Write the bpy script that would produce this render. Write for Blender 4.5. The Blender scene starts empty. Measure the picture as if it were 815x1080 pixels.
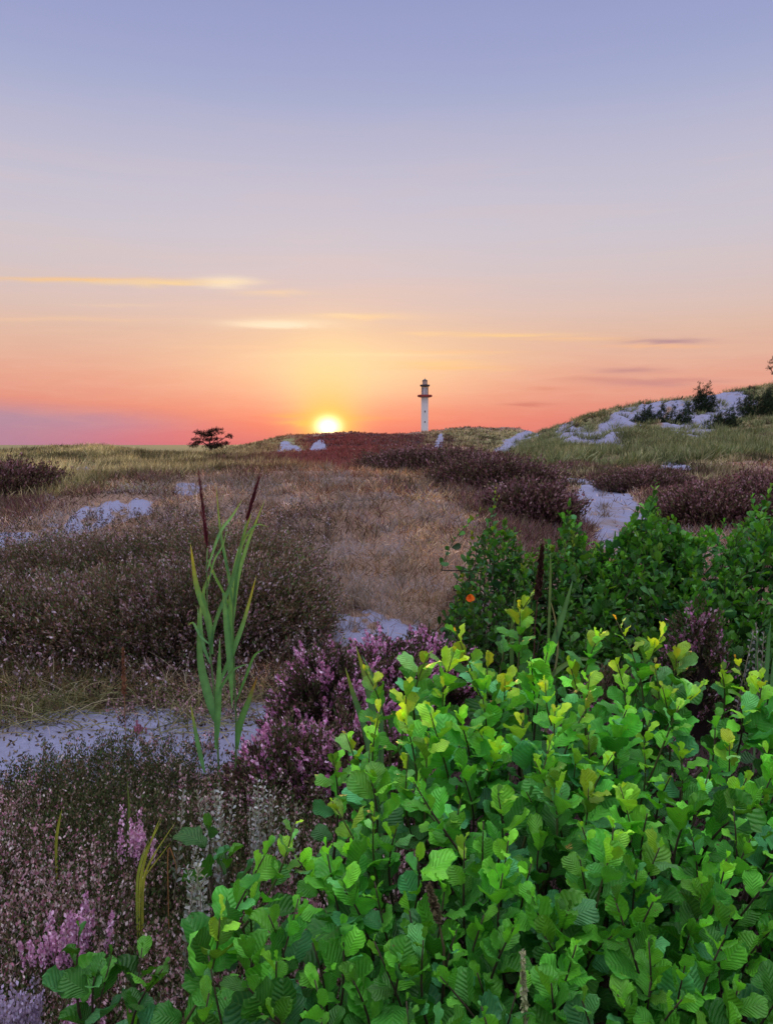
import bpy, math, random
import numpy as np
rng = np.random.default_rng(7)
random.seed(7)
sc = bpy.context.scene
COL = sc.collection
PI = math.pi

# ------------------------------------------------------------------ camera
E = 1.65; F = 812.0; PITCH = math.radians(5.07)
cp, sp = math.cos(PITCH), math.sin(PITCH)
def ray(px, py):
    a = (np.asarray(px, float) - 407.5) / F; b = (540.0 - np.asarray(py, float)) / F
    return a, cp + b * sp, -sp + b * cp
def P(px, py, Y):
    dx, dy, dz = ray(px, py); t = Y / dy
    return np.stack([dx * t, np.broadcast_to(Y, np.shape(dx * t)) * 1.0, E + dz * t], -1)
def proj(x, y, z):
    z = z - E
    f = y * cp - z * sp; u = y * sp + z * cp
    f = np.where(f < 1e-3, 1e-3, f)
    return 407.5 + x / f * F, 540 - u / f * F
cam = bpy.data.cameras.new('camera'); camo = bpy.data.objects.new('camera', cam); COL.objects.link(camo)
cam.sensor_fit = 'VERTICAL'; cam.sensor_height = 24; cam.sensor_width = 24
cam.lens = F / 1080 * 24; cam.clip_start = 0.05; cam.clip_end = 20000
camo.location = (0, 0, E); camo.rotation_euler = (PI / 2 - PITCH, 0, 0)
sc.camera = camo
sc.view_settings.view_transform = 'Standard'; sc.view_settings.look = 'None'; sc.view_settings.exposure = 0
sc.cycles.use_denoising = True
sc.cycles.max_bounces = 6; sc.cycles.transparent_max_bounces = 4
sc.cycles.sample_clamp_indirect = 4

def lin(r, g, b):
    f = lambda c: (c / 255 / 12.92) if c / 255 <= .04045 else ((c / 255 + .055) / 1.055) ** 2.4
    return np.array([f(r), f(g), f(b)])

# ------------------------------------------------------------------ noise
def vnoise(x, y, seed=0):
    xi = np.floor(x).astype(np.int64); yi = np.floor(y).astype(np.int64)
    fx = x - xi; fy = y - yi; fx = fx * fx * (3 - 2 * fx); fy = fy * fy * (3 - 2 * fy)
    def h(a, b):
        n = (a * 374761393 + b * 668265263 + seed * 1274126177) & 0x7fffffff
        n = ((n ^ (n >> 13)) * 1274126177) & 0x7fffffff
        return ((n ^ (n >> 16)) & 0xffff) / 65535.0
    return (h(xi, yi) * (1 - fx) + h(xi + 1, yi) * fx) * (1 - fy) + (h(xi, yi + 1) * (1 - fx) + h(xi + 1, yi + 1) * fx) * fy
def fbm(x, y, o=4, seed=0):
    s = 0; a = .5; t = 0
    for i in range(o):
        s = s + a * vnoise(x, y, seed + i * 17); t += a; a *= .5; x = x * 2.03 + 5.1; y = y * 2.03 + 1.7
    return s / t
def sstep(a, b, x):
    t = np.clip((x - a) / (b - a), 0, 1); return t * t * (3 - 2 * t)

# ------------------------------------------------------------------ terrain heights
PXC = np.array([-250, 0, 60, 100, 150, 200, 240, 300, 350, 400, 450, 500, 545, 575, 600, 650, 700, 760, 815, 950], float)
UC = (PXC - 407.5) / F
rowsz = {   # z given
 0.2: [0]*20, 2.5: [0]*20, 3.6: [0]*20, 4.7: [0]*20,
 6.0: [.05,.05,.05,.05,.05,.05,.06,.1,.12,.12,.08,.05,0,0,0,0,0,0,0,0],
 8.0: [.22,.25,.28,.3,.3,.3,.3,.34,.36,.36,.32,.25,.18,.12,.1,.08,.08,.08,.1,.1],
 11.: [.5,.45,.58,.66,.66,.66,.68,.75,.78,.78,.74,.62,.45,.35,.3,.22,.2,.2,.25,.25],
 16.: [.7,.65,.8,.88,.92,.98,1.02,1.05,1.05,1.03,.98,.85,.66,.5,.42,.38,.4,.45,.5,.5]}
rowsp = {   # image row given
 24.: [498,498,495,494,494,495,495,494,494,494,496,500,505,508,511,512,508,505,502,500],
 35.: [490,488,486,485,486,488,488,487,487,486,487,490,492,492,492,490,488,486,482,478],
 50.: [484,482,479,478,480,482,482,480,480,479,480,483,483,480,478,474,472,470,466,460],
 62.: [486,481,475,472,478,483,483,476,476,475,475,477,477,472,468,463,461,460,457,450],
 75.: [486,480,471,468,475,482,477,473,472,470,470,472,473,466,460,456,453,450,446,440],
 88.: [489,485,479,477,480,484,476,469,468,466,467,468,471,460,450,438,434,430,425,418],
 102.:[494,490,486,484,484,486,474,466,463,462,463,462,466,455,443,430,421,411,405,400],
 125.:[498,494,490,488,487,487,476,459,456,458,458,454,456,456,450,440,432,422,414,408],
 150.:[500,496,492,490,489,487,478,462,455,456,455,450,449,459,462,456,450,440,430,420],
 200.:[502,498,494,492,492,492,488,474,470,468,466,464,464,466,468,470,466,460,450,440]}
LY = []; TAB = []
for Y in sorted(rowsz): LY.append(math.log(Y)); TAB.append(rowsz[Y])
for Y in sorted(rowsp):
    LY.append(math.log(Y)); d = ray(407.5, np.array(rowsp[Y], float) + (1.5 if Y >= 50 else 0)); TAB.append(list(E + d[2] / d[1] * Y))
for Y, z in ((300, -3.), (600, -4.), (1500, -6), (9000, -12.)):
    LY.append(math.log(Y)); TAB.append([z] * 20)
LY = np.array(LY); TAB = np.array(TAB, float)
NG, MG = 700, 420
lg = np.linspace(math.log(.2), math.log(9000), NG); ug = np.linspace(-.95, .8, MG)
tmp = np.stack([np.interp(ug, UC, r) for r in TAB])
G = np.stack([np.interp(lg, LY, tmp[:, j]) for j in range(MG)], 1)
def blur(A, n, ax):
    k = np.exp(-np.linspace(-2, 2, 2 * n + 1) ** 2); k /= k.sum()
    pad = [(0, 0), (0, 0)]; pad[ax] = (n, n); B = np.pad(A, pad, 'edge'); out = 0
    for i, w in enumerate(k):
        sl = [slice(None)] * 2; sl[ax] = slice(i, i + A.shape[ax]); out = out + w * B[tuple(sl)]
    return out
G = blur(blur(G, 5, 0), 7, 1)
def H(x, y):
    x = np.asarray(x, float); y = np.asarray(y, float)
    r = np.hypot(x, y) + 1e-6; th = np.arctan2(x, y); tc = np.clip(th, math.atan(-.94), math.atan(.79))
    Y = r * np.cos(tc); u = np.tan(tc)
    a = np.clip((np.log(np.maximum(Y, .21)) - lg[0]) / (lg[1] - lg[0]), 0, NG - 1.001); b = np.clip((u - ug[0]) / (ug[1] - ug[0]), 0, MG - 1.001)
    i = a.astype(int); j = b.astype(int); a = a - i; b = b - j
    z = (G[i, j] * (1 - b) + G[i, j + 1] * b) * (1 - a) + (G[i + 1, j] * (1 - b) + G[i + 1, j + 1] * b) * a
    # hummocks
    z = z + (fbm(x * 1.1, y * 1.1, 4, 3) - .5) * .22 * sstep(4.5, 8, Y) * (1 - sstep(900, 1800, Y))
    z = z + (np.abs(fbm(x * .3, y * .22, 3, 9) - .5) * -3.2 + .35) * .55 * sstep(14, 40, Y) * (1 - sstep(900, 1800, Y))
    z = z + (fbm(x * .09, y * .09, 3, 21) - .5) * 1.3 * sstep(30, 90, Y) * (1 - sstep(900, 1800, Y))
    z = z + (fbm(x * 3, y * 3, 3, 5) - .5) * .05
    z = z + (fbm(x * .33, y * .16, 3, 83) - .5) * 1.9 * sstep(30, 60, Y) * (1 - sstep(92, 104, Y)) * sstep(.15, .3, u)
    return z

# cover masks: (px, py, rx, ry, angle, Ymin, Ymax) ellipses on the dunes
def emask(px, py, Y, lst):
    m = np.zeros_like(px)
    for (cx, cy, rx, ry, an, y0, y1) in lst:
        a = math.radians(an); dx = px - cx; dy = py - cy
        ex = (dx * math.cos(a) + dy * math.sin(a)) / rx; ey = (-dx * math.sin(a) + dy * math.cos(a)) / ry
        v = 1 - np.sqrt(ex * ex + ey * ey)
        m = np.maximum(m, np.where((Y > y0) & (Y < y1), np.clip(v * 2 + .5, 0, 1), 0))
    return m
SAND = [(100, 790, 240, 42, -3, 3, 5.4), (260, 768, 70, 26, -8, 3, 5.4),
  (118, 541, 46, 12, -10, 8, 22), (70, 558, 45, 9, -12, 8, 22), (15, 578, 42, 16, -15, 6, 22),
  (400, 668, 60, 20, 5, 5, 9), (640, 536, 66, 25, 25, 9, 30), (665, 560, 40, 26, 0, 7, 30),
  (597, 456, 12, 18, 10, 60, 120), (640, 456, 46, 14, -35, 60, 120), (618, 464, 14, 18, 0, 60, 120), (668, 441, 48, 12, -20, 60, 120),
  (645, 472, 34, 6, 12, 36, 90), (690, 485, 42, 7, 20, 26, 80), (750, 437, 44, 21, -25, 60, 120), (726, 452, 24, 8, 0, 60, 110), (768, 422, 24, 9, 0, 60, 120), (715, 440, 22, 9, -30, 60, 120),
  (545, 467, 24, 9, -25, 60, 160), (305, 475, 13, 12, 35, 60, 160), (335, 477, 8, 12, 20, 60, 160), (463, 466, 4, 10, 15, 60, 160),
  (90, 497, 26, 4, 0, 15, 60), (200, 515, 18, 7, 0, 10, 30)]
HEATH = [(12, 515, 40, 26, 30, 8, 60), (110, 468, 30, 5, 0, 40, 110), (470, 492, 130, 15, 4, 18, 90), (560, 545, 60, 40, 40, 8, 40), (520, 520, 70, 25, 20, 8, 40),
  (770, 520, 90, 22, 0, 8, 40), (600, 487, 45, 8, 5, 25, 70), (395, 466, 90, 9, 0, 70, 170), (800, 470, 30, 8, -10, 40, 90), (690, 505, 90, 8, 0, 20, 60), (320, 490, 100, 10, 0, 20, 60),
  (150, 660, 220, 95, 0, 4.6, 9)]
GRASS = [(120, 490, 170, 24, 0, 17, 120), (40, 520, 120, 16, 0, 14, 60), (230, 495, 90, 14, 0, 17, 60), (730, 475, 130, 24, 8, 30, 120), (610, 470, 60, 16, 0, 35, 120),
  (625, 505, 70, 12, 5, 15, 40), (620, 440, 120, 24, -18, 60, 130), (500, 466, 60, 12, 0, 80, 170), (0, 740, 50, 60, 0, 4, 7), (280, 468, 60, 9, 0, 60, 160), (720, 500, 60, 12, 0, 15, 40), (800, 440, 70, 34, 0, 60, 130), (680, 425, 80, 8, -15, 80, 130)]
def covers(x, y):
    z = H(x, y); px, py = proj(x, y, z); Y = y
    n = (fbm(px / 11, py / 6, 3, 31) - .5)
    n2 = (fbm(px / 30, py / 14, 3, 41) - .5)
    sm_ = emask(px, py, Y, SAND); amp = np.where(Y < 6, .55, np.where(Y < 24, 1.9, 1.25)); s = np.clip(sm_ - np.where((Y > 6) & (Y < 24), .12, 0.) + (n + n2) * amp * (sm_ > .02), 0, 1)
    h = np.clip(emask(px, py, Y, HEATH) + (n * .7 + n2) * .9, 0, 1)
    g = np.clip(emask(px, py, Y, GRASS) + (n + n2) * .8, 0, 1)
    h = np.maximum(h, 1 - sstep(2.9, 3.3, Y)); h = np.maximum(h, 1.4 * sstep(440, 500, px) * (1 - sstep(6.8, 8, Y))); s = s * (1 - sstep(430, 470, px) * (1 - sstep(6, 7, Y))); far = sstep(160, 260, Y); g = np.maximum(g, far * .8)
    return s, h, g

# ------------------------------------------------------------------ mesh helpers
def mkobj(name, me, mats, parent=None):
    o = bpy.data.objects.new(name, me); COL.objects.link(o)
    for m in (mats if isinstance(mats, (list, tuple)) else [mats]): me.materials.append(m)
    if parent is not None: o.parent = parent
    return o
class Geo:
    def __init__(s): s.v = []; s.t = []; s.c = []; s.l = []; s.n = 0
    def add(s, v, t, c, luv=None):
        v = np.asarray(v, np.float32).reshape(-1, 3); c = np.asarray(c, np.float32)
        if c.ndim == 1: c = np.broadcast_to(c, (len(v), 3))
        s.v.append(v); s.t.append(np.asarray(t, np.int64).reshape(-1, 3) + s.n); s.c.append(c.reshape(-1, 3))
        s.l.append(np.zeros((len(v), 3), np.float32) if luv is None else np.asarray(luv, np.float32).reshape(-1, 3)); s.n += len(v)
    def build(s, name, mat, parent=None, origin=None, smooth=True):
        v = np.concatenate(s.v); t = np.concatenate(s.t); c = np.concatenate(s.c); l = np.concatenate(s.l)
        if origin is not None: v = v - np.asarray(origin, np.float32)
        me = bpy.data.meshes.new(name); me.vertices.add(len(v)); me.vertices.foreach_set('co', v.ravel())
        me.loops.add(len(t) * 3); me.loops.foreach_set('vertex_index', t.ravel().astype(np.int32))
        me.polygons.add(len(t)); me.polygons.foreach_set('loop_start', np.arange(0, len(t) * 3, 3, dtype=np.int32))
        me.polygons.foreach_set('use_smooth', np.full(len(t), smooth))
        ca = me.attributes.new('Col', 'FLOAT_COLOR', 'POINT'); ca.data.foreach_set('color', np.concatenate([c, np.ones((len(c), 1))], 1).astype(np.float32).ravel())
        la = me.attributes.new('LUV', 'FLOAT_VECTOR', 'POINT'); la.data.foreach_set('vector', l.ravel())
        me.update(calc_edges=True); me.validate()
        return mkobj(name, me, mat, parent)
def nrm(a): return a / (np.linalg.norm(a, axis=-1, keepdims=True) + 1e-9)
def rdir(n): return nrm(rng.normal(size=(n, 3)))
def blades(g, base, d, L, W, bend=.3, segs=3, c0=(0.05,.08,.02), c1=None, droop=0.0):
    """tapered ribbons; base,d (N,3); L,W (N,)"""
    n = len(base); base = np.asarray(base, float); d = nrm(np.asarray(d, float)); L = np.broadcast_to(L, (n,)).astype(float); W = np.broadcast_to(W, (n,)).astype(float)
    c0 = np.broadcast_to(c0, (n, 3)); c1 = c0 if c1 is None else np.broadcast_to(c1, (n, 3))
    side = nrm(np.cross(d, rdir(n))); bd = nrm(np.cross(side, d)) * np.broadcast_to(bend, (n,))[:, None]
    V = []; C = []
    for k in range(segs + 1):
        t = k / segs; p = base + d * (L * t)[:, None] + bd * (L * t * t)[:, None]; p[:, 2] -= droop * L * t * t
        w = (W * (1 - t) ** .7 * (0.75 + .5 * math.sin(PI * min(t * 1.3, 1))))[:, None] * .5
        c = c0 * (1 - t) + c1 * t
        if k < segs: V += [p - side * w, p + side * w]; C += [c, c]
        else: V.append(p); C.append(c)
    V = np.stack(V, 1); C = np.stack(C, 1); m = V.shape[1]; T = []
    for k in range(segs):
        a = 2 * k
        if k < segs - 1: T += [(a, a + 1, a + 3), (a, a + 3, a + 2)]
        else: T.append((a, a + 1, a + 2))
    T = np.array(T); off = (np.arange(n) * m)[:, None, None]
    g.add(V, (T[None] + off), C)
def specks(g, p, size, col, elong=1.5, ax=None):
    n = len(p)
    if n == 0: return
    a = rdir(n) if ax is None else nrm(ax + rdir(n) * .6); b = nrm(np.cross(a, rdir(n))); size = np.broadcast_to(size, (n,))[:, None]
    V = np.stack([p - a * size * elong * .5, p + b * size * .5, p + a * size * elong * .5, p - b * size * .5], 1)
    T = np.array([(0, 1, 2), (0, 2, 3)]); C = np.repeat(np.broadcast_to(col, (n, 3))[:, None], 4, 1)
    g.add(V, T[None] + (np.arange(n) * 4)[:, None, None], C)
def tube(g, pts, rad, col, sides=6):
    pts = np.asarray(pts, float); n = len(pts); rad = np.broadcast_to(rad, (n,))
    tan = nrm(np.gradient(pts, axis=0)); ref = np.array([.3, .2, 1.]) if abs(tan[0][2]) < .8 else np.array([1., .1, .2])
    s1 = nrm(np.cross(tan, ref)); s2 = nrm(np.cross(tan, s1)); an = np.arange(sides) * 2 * PI / sides
    V = pts[:, None] + (np.cos(an)[None, :, None] * s1[:, None] + np.sin(an)[None, :, None] * s2[:, None]) * rad[:, None, None]
    V = np.concatenate([V.reshape(-1, 3), pts[-1:]]); T = []
    for i in range(n - 1):
        for k in range(sides):
            a = i * sides + k; b = i * sides + (k + 1) % sides; T += [(a, b, b + sides), (a, b + sides, a + sides)]
    for k in range(sides): T.append(((n - 1) * sides + k, (n - 1) * sides + (k + 1) % sides, n * sides))
    g.add(V, T, np.asarray(col))
def lathe(g, prof, col, c=(0, 0), n=32, colf=None):
    prof = np.array(prof, float); an = np.arange(n) * 2 * PI / n
    V = np.stack([np.stack([c[0] + r * np.cos(an), c[1] + r * np.sin(an), np.full(n, z)], 1) for r, z in prof]); T = []
    for i in range(len(prof) - 1):
        for k in range(n):
            a = i * n + k; b = i * n + (k + 1) % n; T += [(a, b, b + n), (a, b + n, a + n)]
    g.add(V.reshape(-1, 3), T, np.asarray(col))
def tag(o, label=None, cat=None, group=None, kind=None):
    if label: o['label'] = label
    if cat: o['category'] = cat
    if group: o['group'] = group
    if kind: o['kind'] = kind
    return o
def empty(name, loc, label, cat, group=None):
    o = bpy.data.objects.new(name, None); COL.objects.link(o); o.location = loc; o.empty_display_size = .2
    return tag(o, label, cat, group)

# ------------------------------------------------------------------ materials
def newmat(name):
    m = bpy.data.materials.new(name); m.use_nodes = True; nt = m.node_tree; nt.nodes.clear(); return m, nt
def N(nt, t, **k):
    n = nt.nodes.new(t)
    for a, b in k.items():
        if a == 'ins':
            for i, v in b.items(): n.inputs[i].default_value = v
        else: setattr(n, a, b)
    return n
def math_(nt, op, a, b=None, c=None, clamp=False):
    n = nt.nodes.new('ShaderNodeMath'); n.operation = op; n.use_clamp = clamp
    for i, v in enumerate((a, b, c)):
        if v is None: continue
        if isinstance(v, (int, float)): n.inputs[i].default_value = v
        else: nt.links.new(v, n.inputs[i])
    return n.outputs[0]
def mixc(nt, f, a, b, mode='MIX'):
    n = nt.nodes.new('ShaderNodeMix'); n.data_type = 'RGBA'; n.blend_type = mode
    for i, v in ((0, f), (6, a), (7, b)):
        if isinstance(v, (int, float)): n.inputs[i].default_value = v
        elif isinstance(v, (tuple, list, np.ndarray)): n.inputs[i].default_value = (*[float(q) for q in v][:3], 1)
        else: nt.links.new(v, n.inputs[i])
    return n.outputs[2]
def foliage_mat(name, rough=.75, transl=.3, noise=60., spec=.2, veins=False):
    m, nt = newmat(name); L = nt.links.new
    out = N(nt, 'ShaderNodeOutputMaterial'); at = N(nt, 'ShaderNodeAttribute', attribute_name='Col')
    tc = N(nt, 'ShaderNodeTexCoord'); nz = N(nt, 'ShaderNodeTexNoise'); nz.inputs['Scale'].default_value = noise; nz.inputs['Detail'].default_value = 3
    L(tc.outputs['Object'], nz.inputs['Vector'])
    v = math_(nt, 'MULTIPLY_ADD', nz.outputs[0], .9, .55)
    vm = N(nt, 'ShaderNodeVectorMath', operation='SCALE'); L(at.outputs['Color'], vm.inputs[0]); L(v, vm.inputs['Scale'])
    col = vm.outputs[0]
    pr = N(nt, 'ShaderNodeBsdfPrincipled'); pr.inputs['Roughness'].default_value = rough; pr.inputs['Specular IOR Level'].default_value = spec
    if veins:
        lu = N(nt, 'ShaderNodeAttribute', attribute_name='LUV'); sx = N(nt, 'ShaderNodeSeparateXYZ'); L(lu.outputs['Vector'], sx.inputs[0])
        au = math_(nt, 'ABSOLUTE', sx.outputs[0])
        ph = math_(nt, 'SUBTRACT', sx.outputs[1], math_(nt, 'MULTIPLY', au, .38))
        w = math_(nt, 'COSINE', math_(nt, 'MULTIPLY', ph, 2 * PI * 8))
        vein = math_(nt, 'POWER', math_(nt, 'MULTIPLY_ADD', w, .5, .5), 5.)
        mid = math_(nt, 'SUBTRACT', 1., math_(nt, 'DIVIDE', au, .05), clamp=True)
        vv = math_(nt, 'MAXIMUM', math_(nt, 'MULTIPLY', vein, .8), mid)
        dark = mixc(nt, .28, col, (.0, .02, .0)); pale = mixc(nt, .25, col, (.25, .45, .12))
        col = mixc(nt, math_(nt, 'MULTIPLY', vv, .8), col, pale)
        valley = math_(nt, 'POWER', math_(nt, 'MULTIPLY_ADD', w, -.5, .5), 3.)
        col = mixc(nt, math_(nt, 'MULTIPLY', valley, .2), col, dark)
        bp = N(nt, 'ShaderNodeBump'); bp.inputs['Strength'].default_value = .5; bp.inputs['Distance'].default_value = .0025
        hh = math_(nt, 'ADD', math_(nt, 'MULTIPLY', w, -.5), math_(nt, 'MULTIPLY', nz.outputs[0], .5)); L(hh, bp.inputs['Height']); L(bp.outputs[0], pr.inputs['Normal'])
    if veins:
        sp_ = N(nt, 'ShaderNodeTexNoise'); sp_.inputs['Scale'].default_value = 14; sp_.inputs['Detail'].default_value = 2; L(tc.outputs['Object'], sp_.inputs['Vector'])
        col = mixc(nt, math_(nt, 'MULTIPLY', math_(nt, 'SUBTRACT', math_(nt, 'MULTIPLY', sp_.outputs[0], 5.), 2.6, clamp=True), .35), col, mixc(nt, .6, col, (.10, .26, .10)))
        sq = N(nt, 'ShaderNodeTexNoise'); sq.inputs['Scale'].default_value = 110; sq.inputs['Detail'].default_value = 1; L(tc.outputs['Object'], sq.inputs['Vector'])
        col = mixc(nt, math_(nt, 'MULTIPLY', math_(nt, 'SUBTRACT', math_(nt, 'MULTIPLY', sq.outputs[0], 14.), 10.2, clamp=True), .7), col, (.13, .08, .03))
    L(col, pr.inputs['Base Color'])
    tr = N(nt, 'ShaderNodeBsdfTranslucent')
    tcx = mixc(nt, 1., col, (1.2, 1.15, .5), 'MULTIPLY'); L(tcx, tr.inputs[0])
    ms = N(nt, 'ShaderNodeMixShader'); ms.inputs[0].default_value = transl; L(pr.outputs[0], ms.inputs[1]); L(tr.outputs[0], ms.inputs[2]); L(ms.outputs[0], out.inputs[0])
    return m
def solid_mat(name, col, rough=.7, noise=8., amt=.25, bump=.0, metal=0.):
    m, nt = newmat(name); L = nt.links.new; out = N(nt, 'ShaderNodeOutputMaterial'); pr = N(nt, 'ShaderNodeBsdfPrincipled')
    tc = N(nt, 'ShaderNodeTexCoord'); nz = N(nt, 'ShaderNodeTexNoise'); nz.inputs['Scale'].default_value = noise; nz.inputs['Detail'].default_value = 5
    L(tc.outputs['Object'], nz.inputs['Vector'])
    c = np.array(col); cc = mixc(nt, nz.outputs[0], tuple(c * (1 - amt)), tuple(np.minimum(c * (1 + amt), .95))); L(cc, pr.inputs['Base Color'])
    pr.inputs['Roughness'].default_value = rough; pr.inputs['Metallic'].default_value = metal; L(pr.outputs[0], out.inputs[0]); return m
M_leaf = foliage_mat('alder_leaf', .42, .35, 40, .35, True)
M_herb = foliage_mat('herb', .7, .3, 30)
M_reed = foliage_mat('reed_leaf', .5, .35, 25, .3)
M_heath = foliage_mat('heather_foliage', .85, .15, 8)
M_far = foliage_mat('dune_vegetation', .85, .2, 1.5)
M_bark = solid_mat('bark', (.06, .04, .03), .9, 20, .5)
M_stem = foliage_mat('stem', .7, .0, 60)
M_white = solid_mat('white_paint', (.74, .70, .76), .6, .3, .06)
M_red = solid_mat('red_paint', (.28, .03, .03), .5, .5, .15)
M_dark = solid_mat('dark_metal', (.05, .035, .04), .5, 1, .2)
M_glass = solid_mat('lantern_glass', (.55, .40, .36), .15, 1, .1)

def ground_mat():
    m, nt = newmat('dune_ground'); L = nt.links.new; out = N(nt, 'ShaderNodeOutputMaterial'); pr = N(nt, 'ShaderNodeBsdfPrincipled')
    at = N(nt, 'ShaderNodeAttribute', attribute_name='Col'); sx = N(nt, 'ShaderNodeSeparateColor'); L(at.outputs['Color'], sx.inputs[0])
    tc = N(nt, 'ShaderNodeTexCoord')
    def nz(s, d=5, r=.6):
        n = N(nt, 'ShaderNodeTexNoise'); n.inputs['Scale'].default_value = s; n.inputs['Detail'].default_value = d; n.inputs['Roughness'].default_value = r
        L(tc.outputs['Object'], n.inputs['Vector']); return n.outputs[0]
    def edge0(v, c, w):
        r = N(nt, 'ShaderNodeMapRange'); r.inputs[1].default_value = c - w; r.inputs[2].default_value = c + w; L(v, r.inputs[0]); return r.outputs[0]
    n1, n2, n3, n4 = nz(6), nz(1.2), nz(40, 6, .7), nz(.25)
    brown = mixc(nt, n1, (.07, .04, .03), (.34, .20, .14)); brown = mixc(nt, math_(nt, 'MULTIPLY', n3, .5), brown, (.33, .25, .23))
    heath = mixc(nt, n1, (.018, .012, .012), (.07, .038, .042))
    grass = mixc(nt, n1, (.09, .09, .04), (.28, .26, .13))
    sand = mixc(nt, n3, (.16, .165, .26), (.34, .35, .56)); sand = mixc(nt, math_(nt, 'MULTIPLY', n1, .5), sand, (.17, .15, .19)); sand = mixc(nt, edge0(n2, .62, .1), sand, (.20, .15, .13))
    def edge(ch, w=.18, k=.9):
        v = math_(nt, 'ADD', ch, math_(nt, 'MULTIPLY', math_(nt, 'SUBTRACT', math_(nt, 'MULTIPLY_ADD', n3, .5, math_(nt, 'MULTIPLY', n1, .5)), .5), k))
        r = N(nt, 'ShaderNodeMapRange'); r.inputs[1].default_value = .5 - w; r.inputs[2].default_value = .5 + w; L(v, r.inputs[0]); return r.outputs[0]
    c = mixc(nt, edge(sx.outputs[2]), brown, grass); c = mixc(nt, edge(sx.outputs[1]), c, heath); c = mixc(nt, edge(sx.outputs[0], .1, .7), c, sand)
    L(c, pr.inputs['Base Color']); pr.inputs['Roughness'].default_value = .95; pr.inputs['Specular IOR Level'].default_value = .1
    bp = N(nt, 'ShaderNodeBump'); bp.inputs['Strength'].default_value = .7; bp.inputs['Distance'].default_value = .03; hh = math_(nt, 'ADD', n3, n1); L(hh, bp.inputs['Height']); L(bp.outputs[0], pr.inputs['Normal'])
    L(pr.outputs[0], out.inputs[0]); return m

# ------------------------------------------------------------------ ground sheet
thf = np.linspace(-.62, .62, 520); thc1 = np.linspace(-PI, -.62, 90)[:-1]; thc2 = np.linspace(.62, PI, 90)[1:]
th = np.concatenate([thc1, thf, thc2]); rr = np.exp(np.concatenate([np.linspace(math.log(.25), math.log(220), 620), np.linspace(math.log(225), math.log(9000), 60)]))
TH, RR = np.meshgrid(th, rr); X = RR * np.sin(TH); Yg = RR * np.cos(TH); Z = H(X, Yg); s_, h_, g_ = covers(X, Yg)
beh = Yg < .3; s_[beh] = 0
nr, nc = TH.shape; idx = np.arange(nr * nc).reshape(nr, nc); a, b, c, d = idx[:-1, :-1], idx[:-1, 1:], idx[1:, 1:], idx[1:, :-1]
gg = Geo(); gg.add(np.stack([X, Yg, Z], -1), np.stack([np.stack([a, b, c], -1), np.stack([a, c, d], -1)], -2), np.stack([s_, h_, g_], -1).reshape(-1, 3))
ground = gg.build('ground', ground_mat()); ground['kind'] = 'structure'

# ------------------------------------------------------------------ ground cover (stuff)
def sample(n, y0, y1, px0=-60, px1=875, k=1.0):
    """points on the ground, denser near: uniform in azimuth and in 1/Y^k-ish"""
    t = rng.random(n)
    Y = np.exp(math.log(y0) + t * math.log(y1 / y0)) if k == 1 else 1 / (1 / y0 + t * (1 / y1 - 1 / y0))
    px = px0 + rng.random(n) * (px1 - px0); u = (px - 407.5) / F; x = u * Y
    return x, Y
def jit(c, n, a=.25):
    c = np.asarray(c); return c * (1 + (rng.random((n, 1)) - .5) * 2 * a) * (1 + (rng.random((n, 3)) - .5) * a * .4)
def pick(cols, n, w=None, a=.25):
    cols = np.array(cols); i = rng.choice(len(cols), n, p=w); return jit(cols[i], n, a)

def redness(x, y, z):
    # red glow under the sun, painted into plant colours and fading outwards
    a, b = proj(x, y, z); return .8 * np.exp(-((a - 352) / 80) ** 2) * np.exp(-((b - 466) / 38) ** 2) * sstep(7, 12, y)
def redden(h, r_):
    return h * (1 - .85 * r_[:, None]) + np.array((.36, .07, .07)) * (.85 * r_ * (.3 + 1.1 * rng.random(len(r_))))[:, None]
# far + mid marram grass
g = Geo()
x, y = sample(95000, 13, 175); s, h, gr = covers(x, y); cl_ = fbm(x * .9, y * .6, 3, 61)
keep = (rng.random(len(x)) < np.clip((gr * 1.2 - s * 1.5 - h * .6) * sstep(.3, .55, cl_) * 1.1, 0, 1)); x, y = x[keep], y[keep]
z = H(x, y)
for k in range(7):
    n = len(x); w = np.maximum(.005, y * .0009); Ln = (.16 + .36 * rng.random(n)) * np.clip(.5 + y / 90, 0, 1.2)
    px_ = x + rng.normal(size=n) * .12; py_ = y + rng.normal(size=n) * .12
    d = np.stack([rng.normal(size=n) * .45 + .25, rng.normal(size=n) * .35, np.ones(n)], -1)
    hue = np.where((proj(px_, py_, z)[0] < 400)[:, None], pick([(.34, .29, .15), (.46, .38, .22), (.16, .15, .08)], n), pick([(.24, .21, .12), (.34, .29, .17), (.12, .12, .06), (.42, .33, .24)], n))
    hue = hue * (.15 + 1.9 * sstep(.2, .8, fbm(px_ * .6, py_ * .35, 3, 71)))[:, None]
    hue = redden(hue, redness(px_, py_, z)); blades(g, np.stack([px_, py_, z - .02], -1), d, Ln, w, .3, 2, hue * .55, hue * 1.15)
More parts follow.
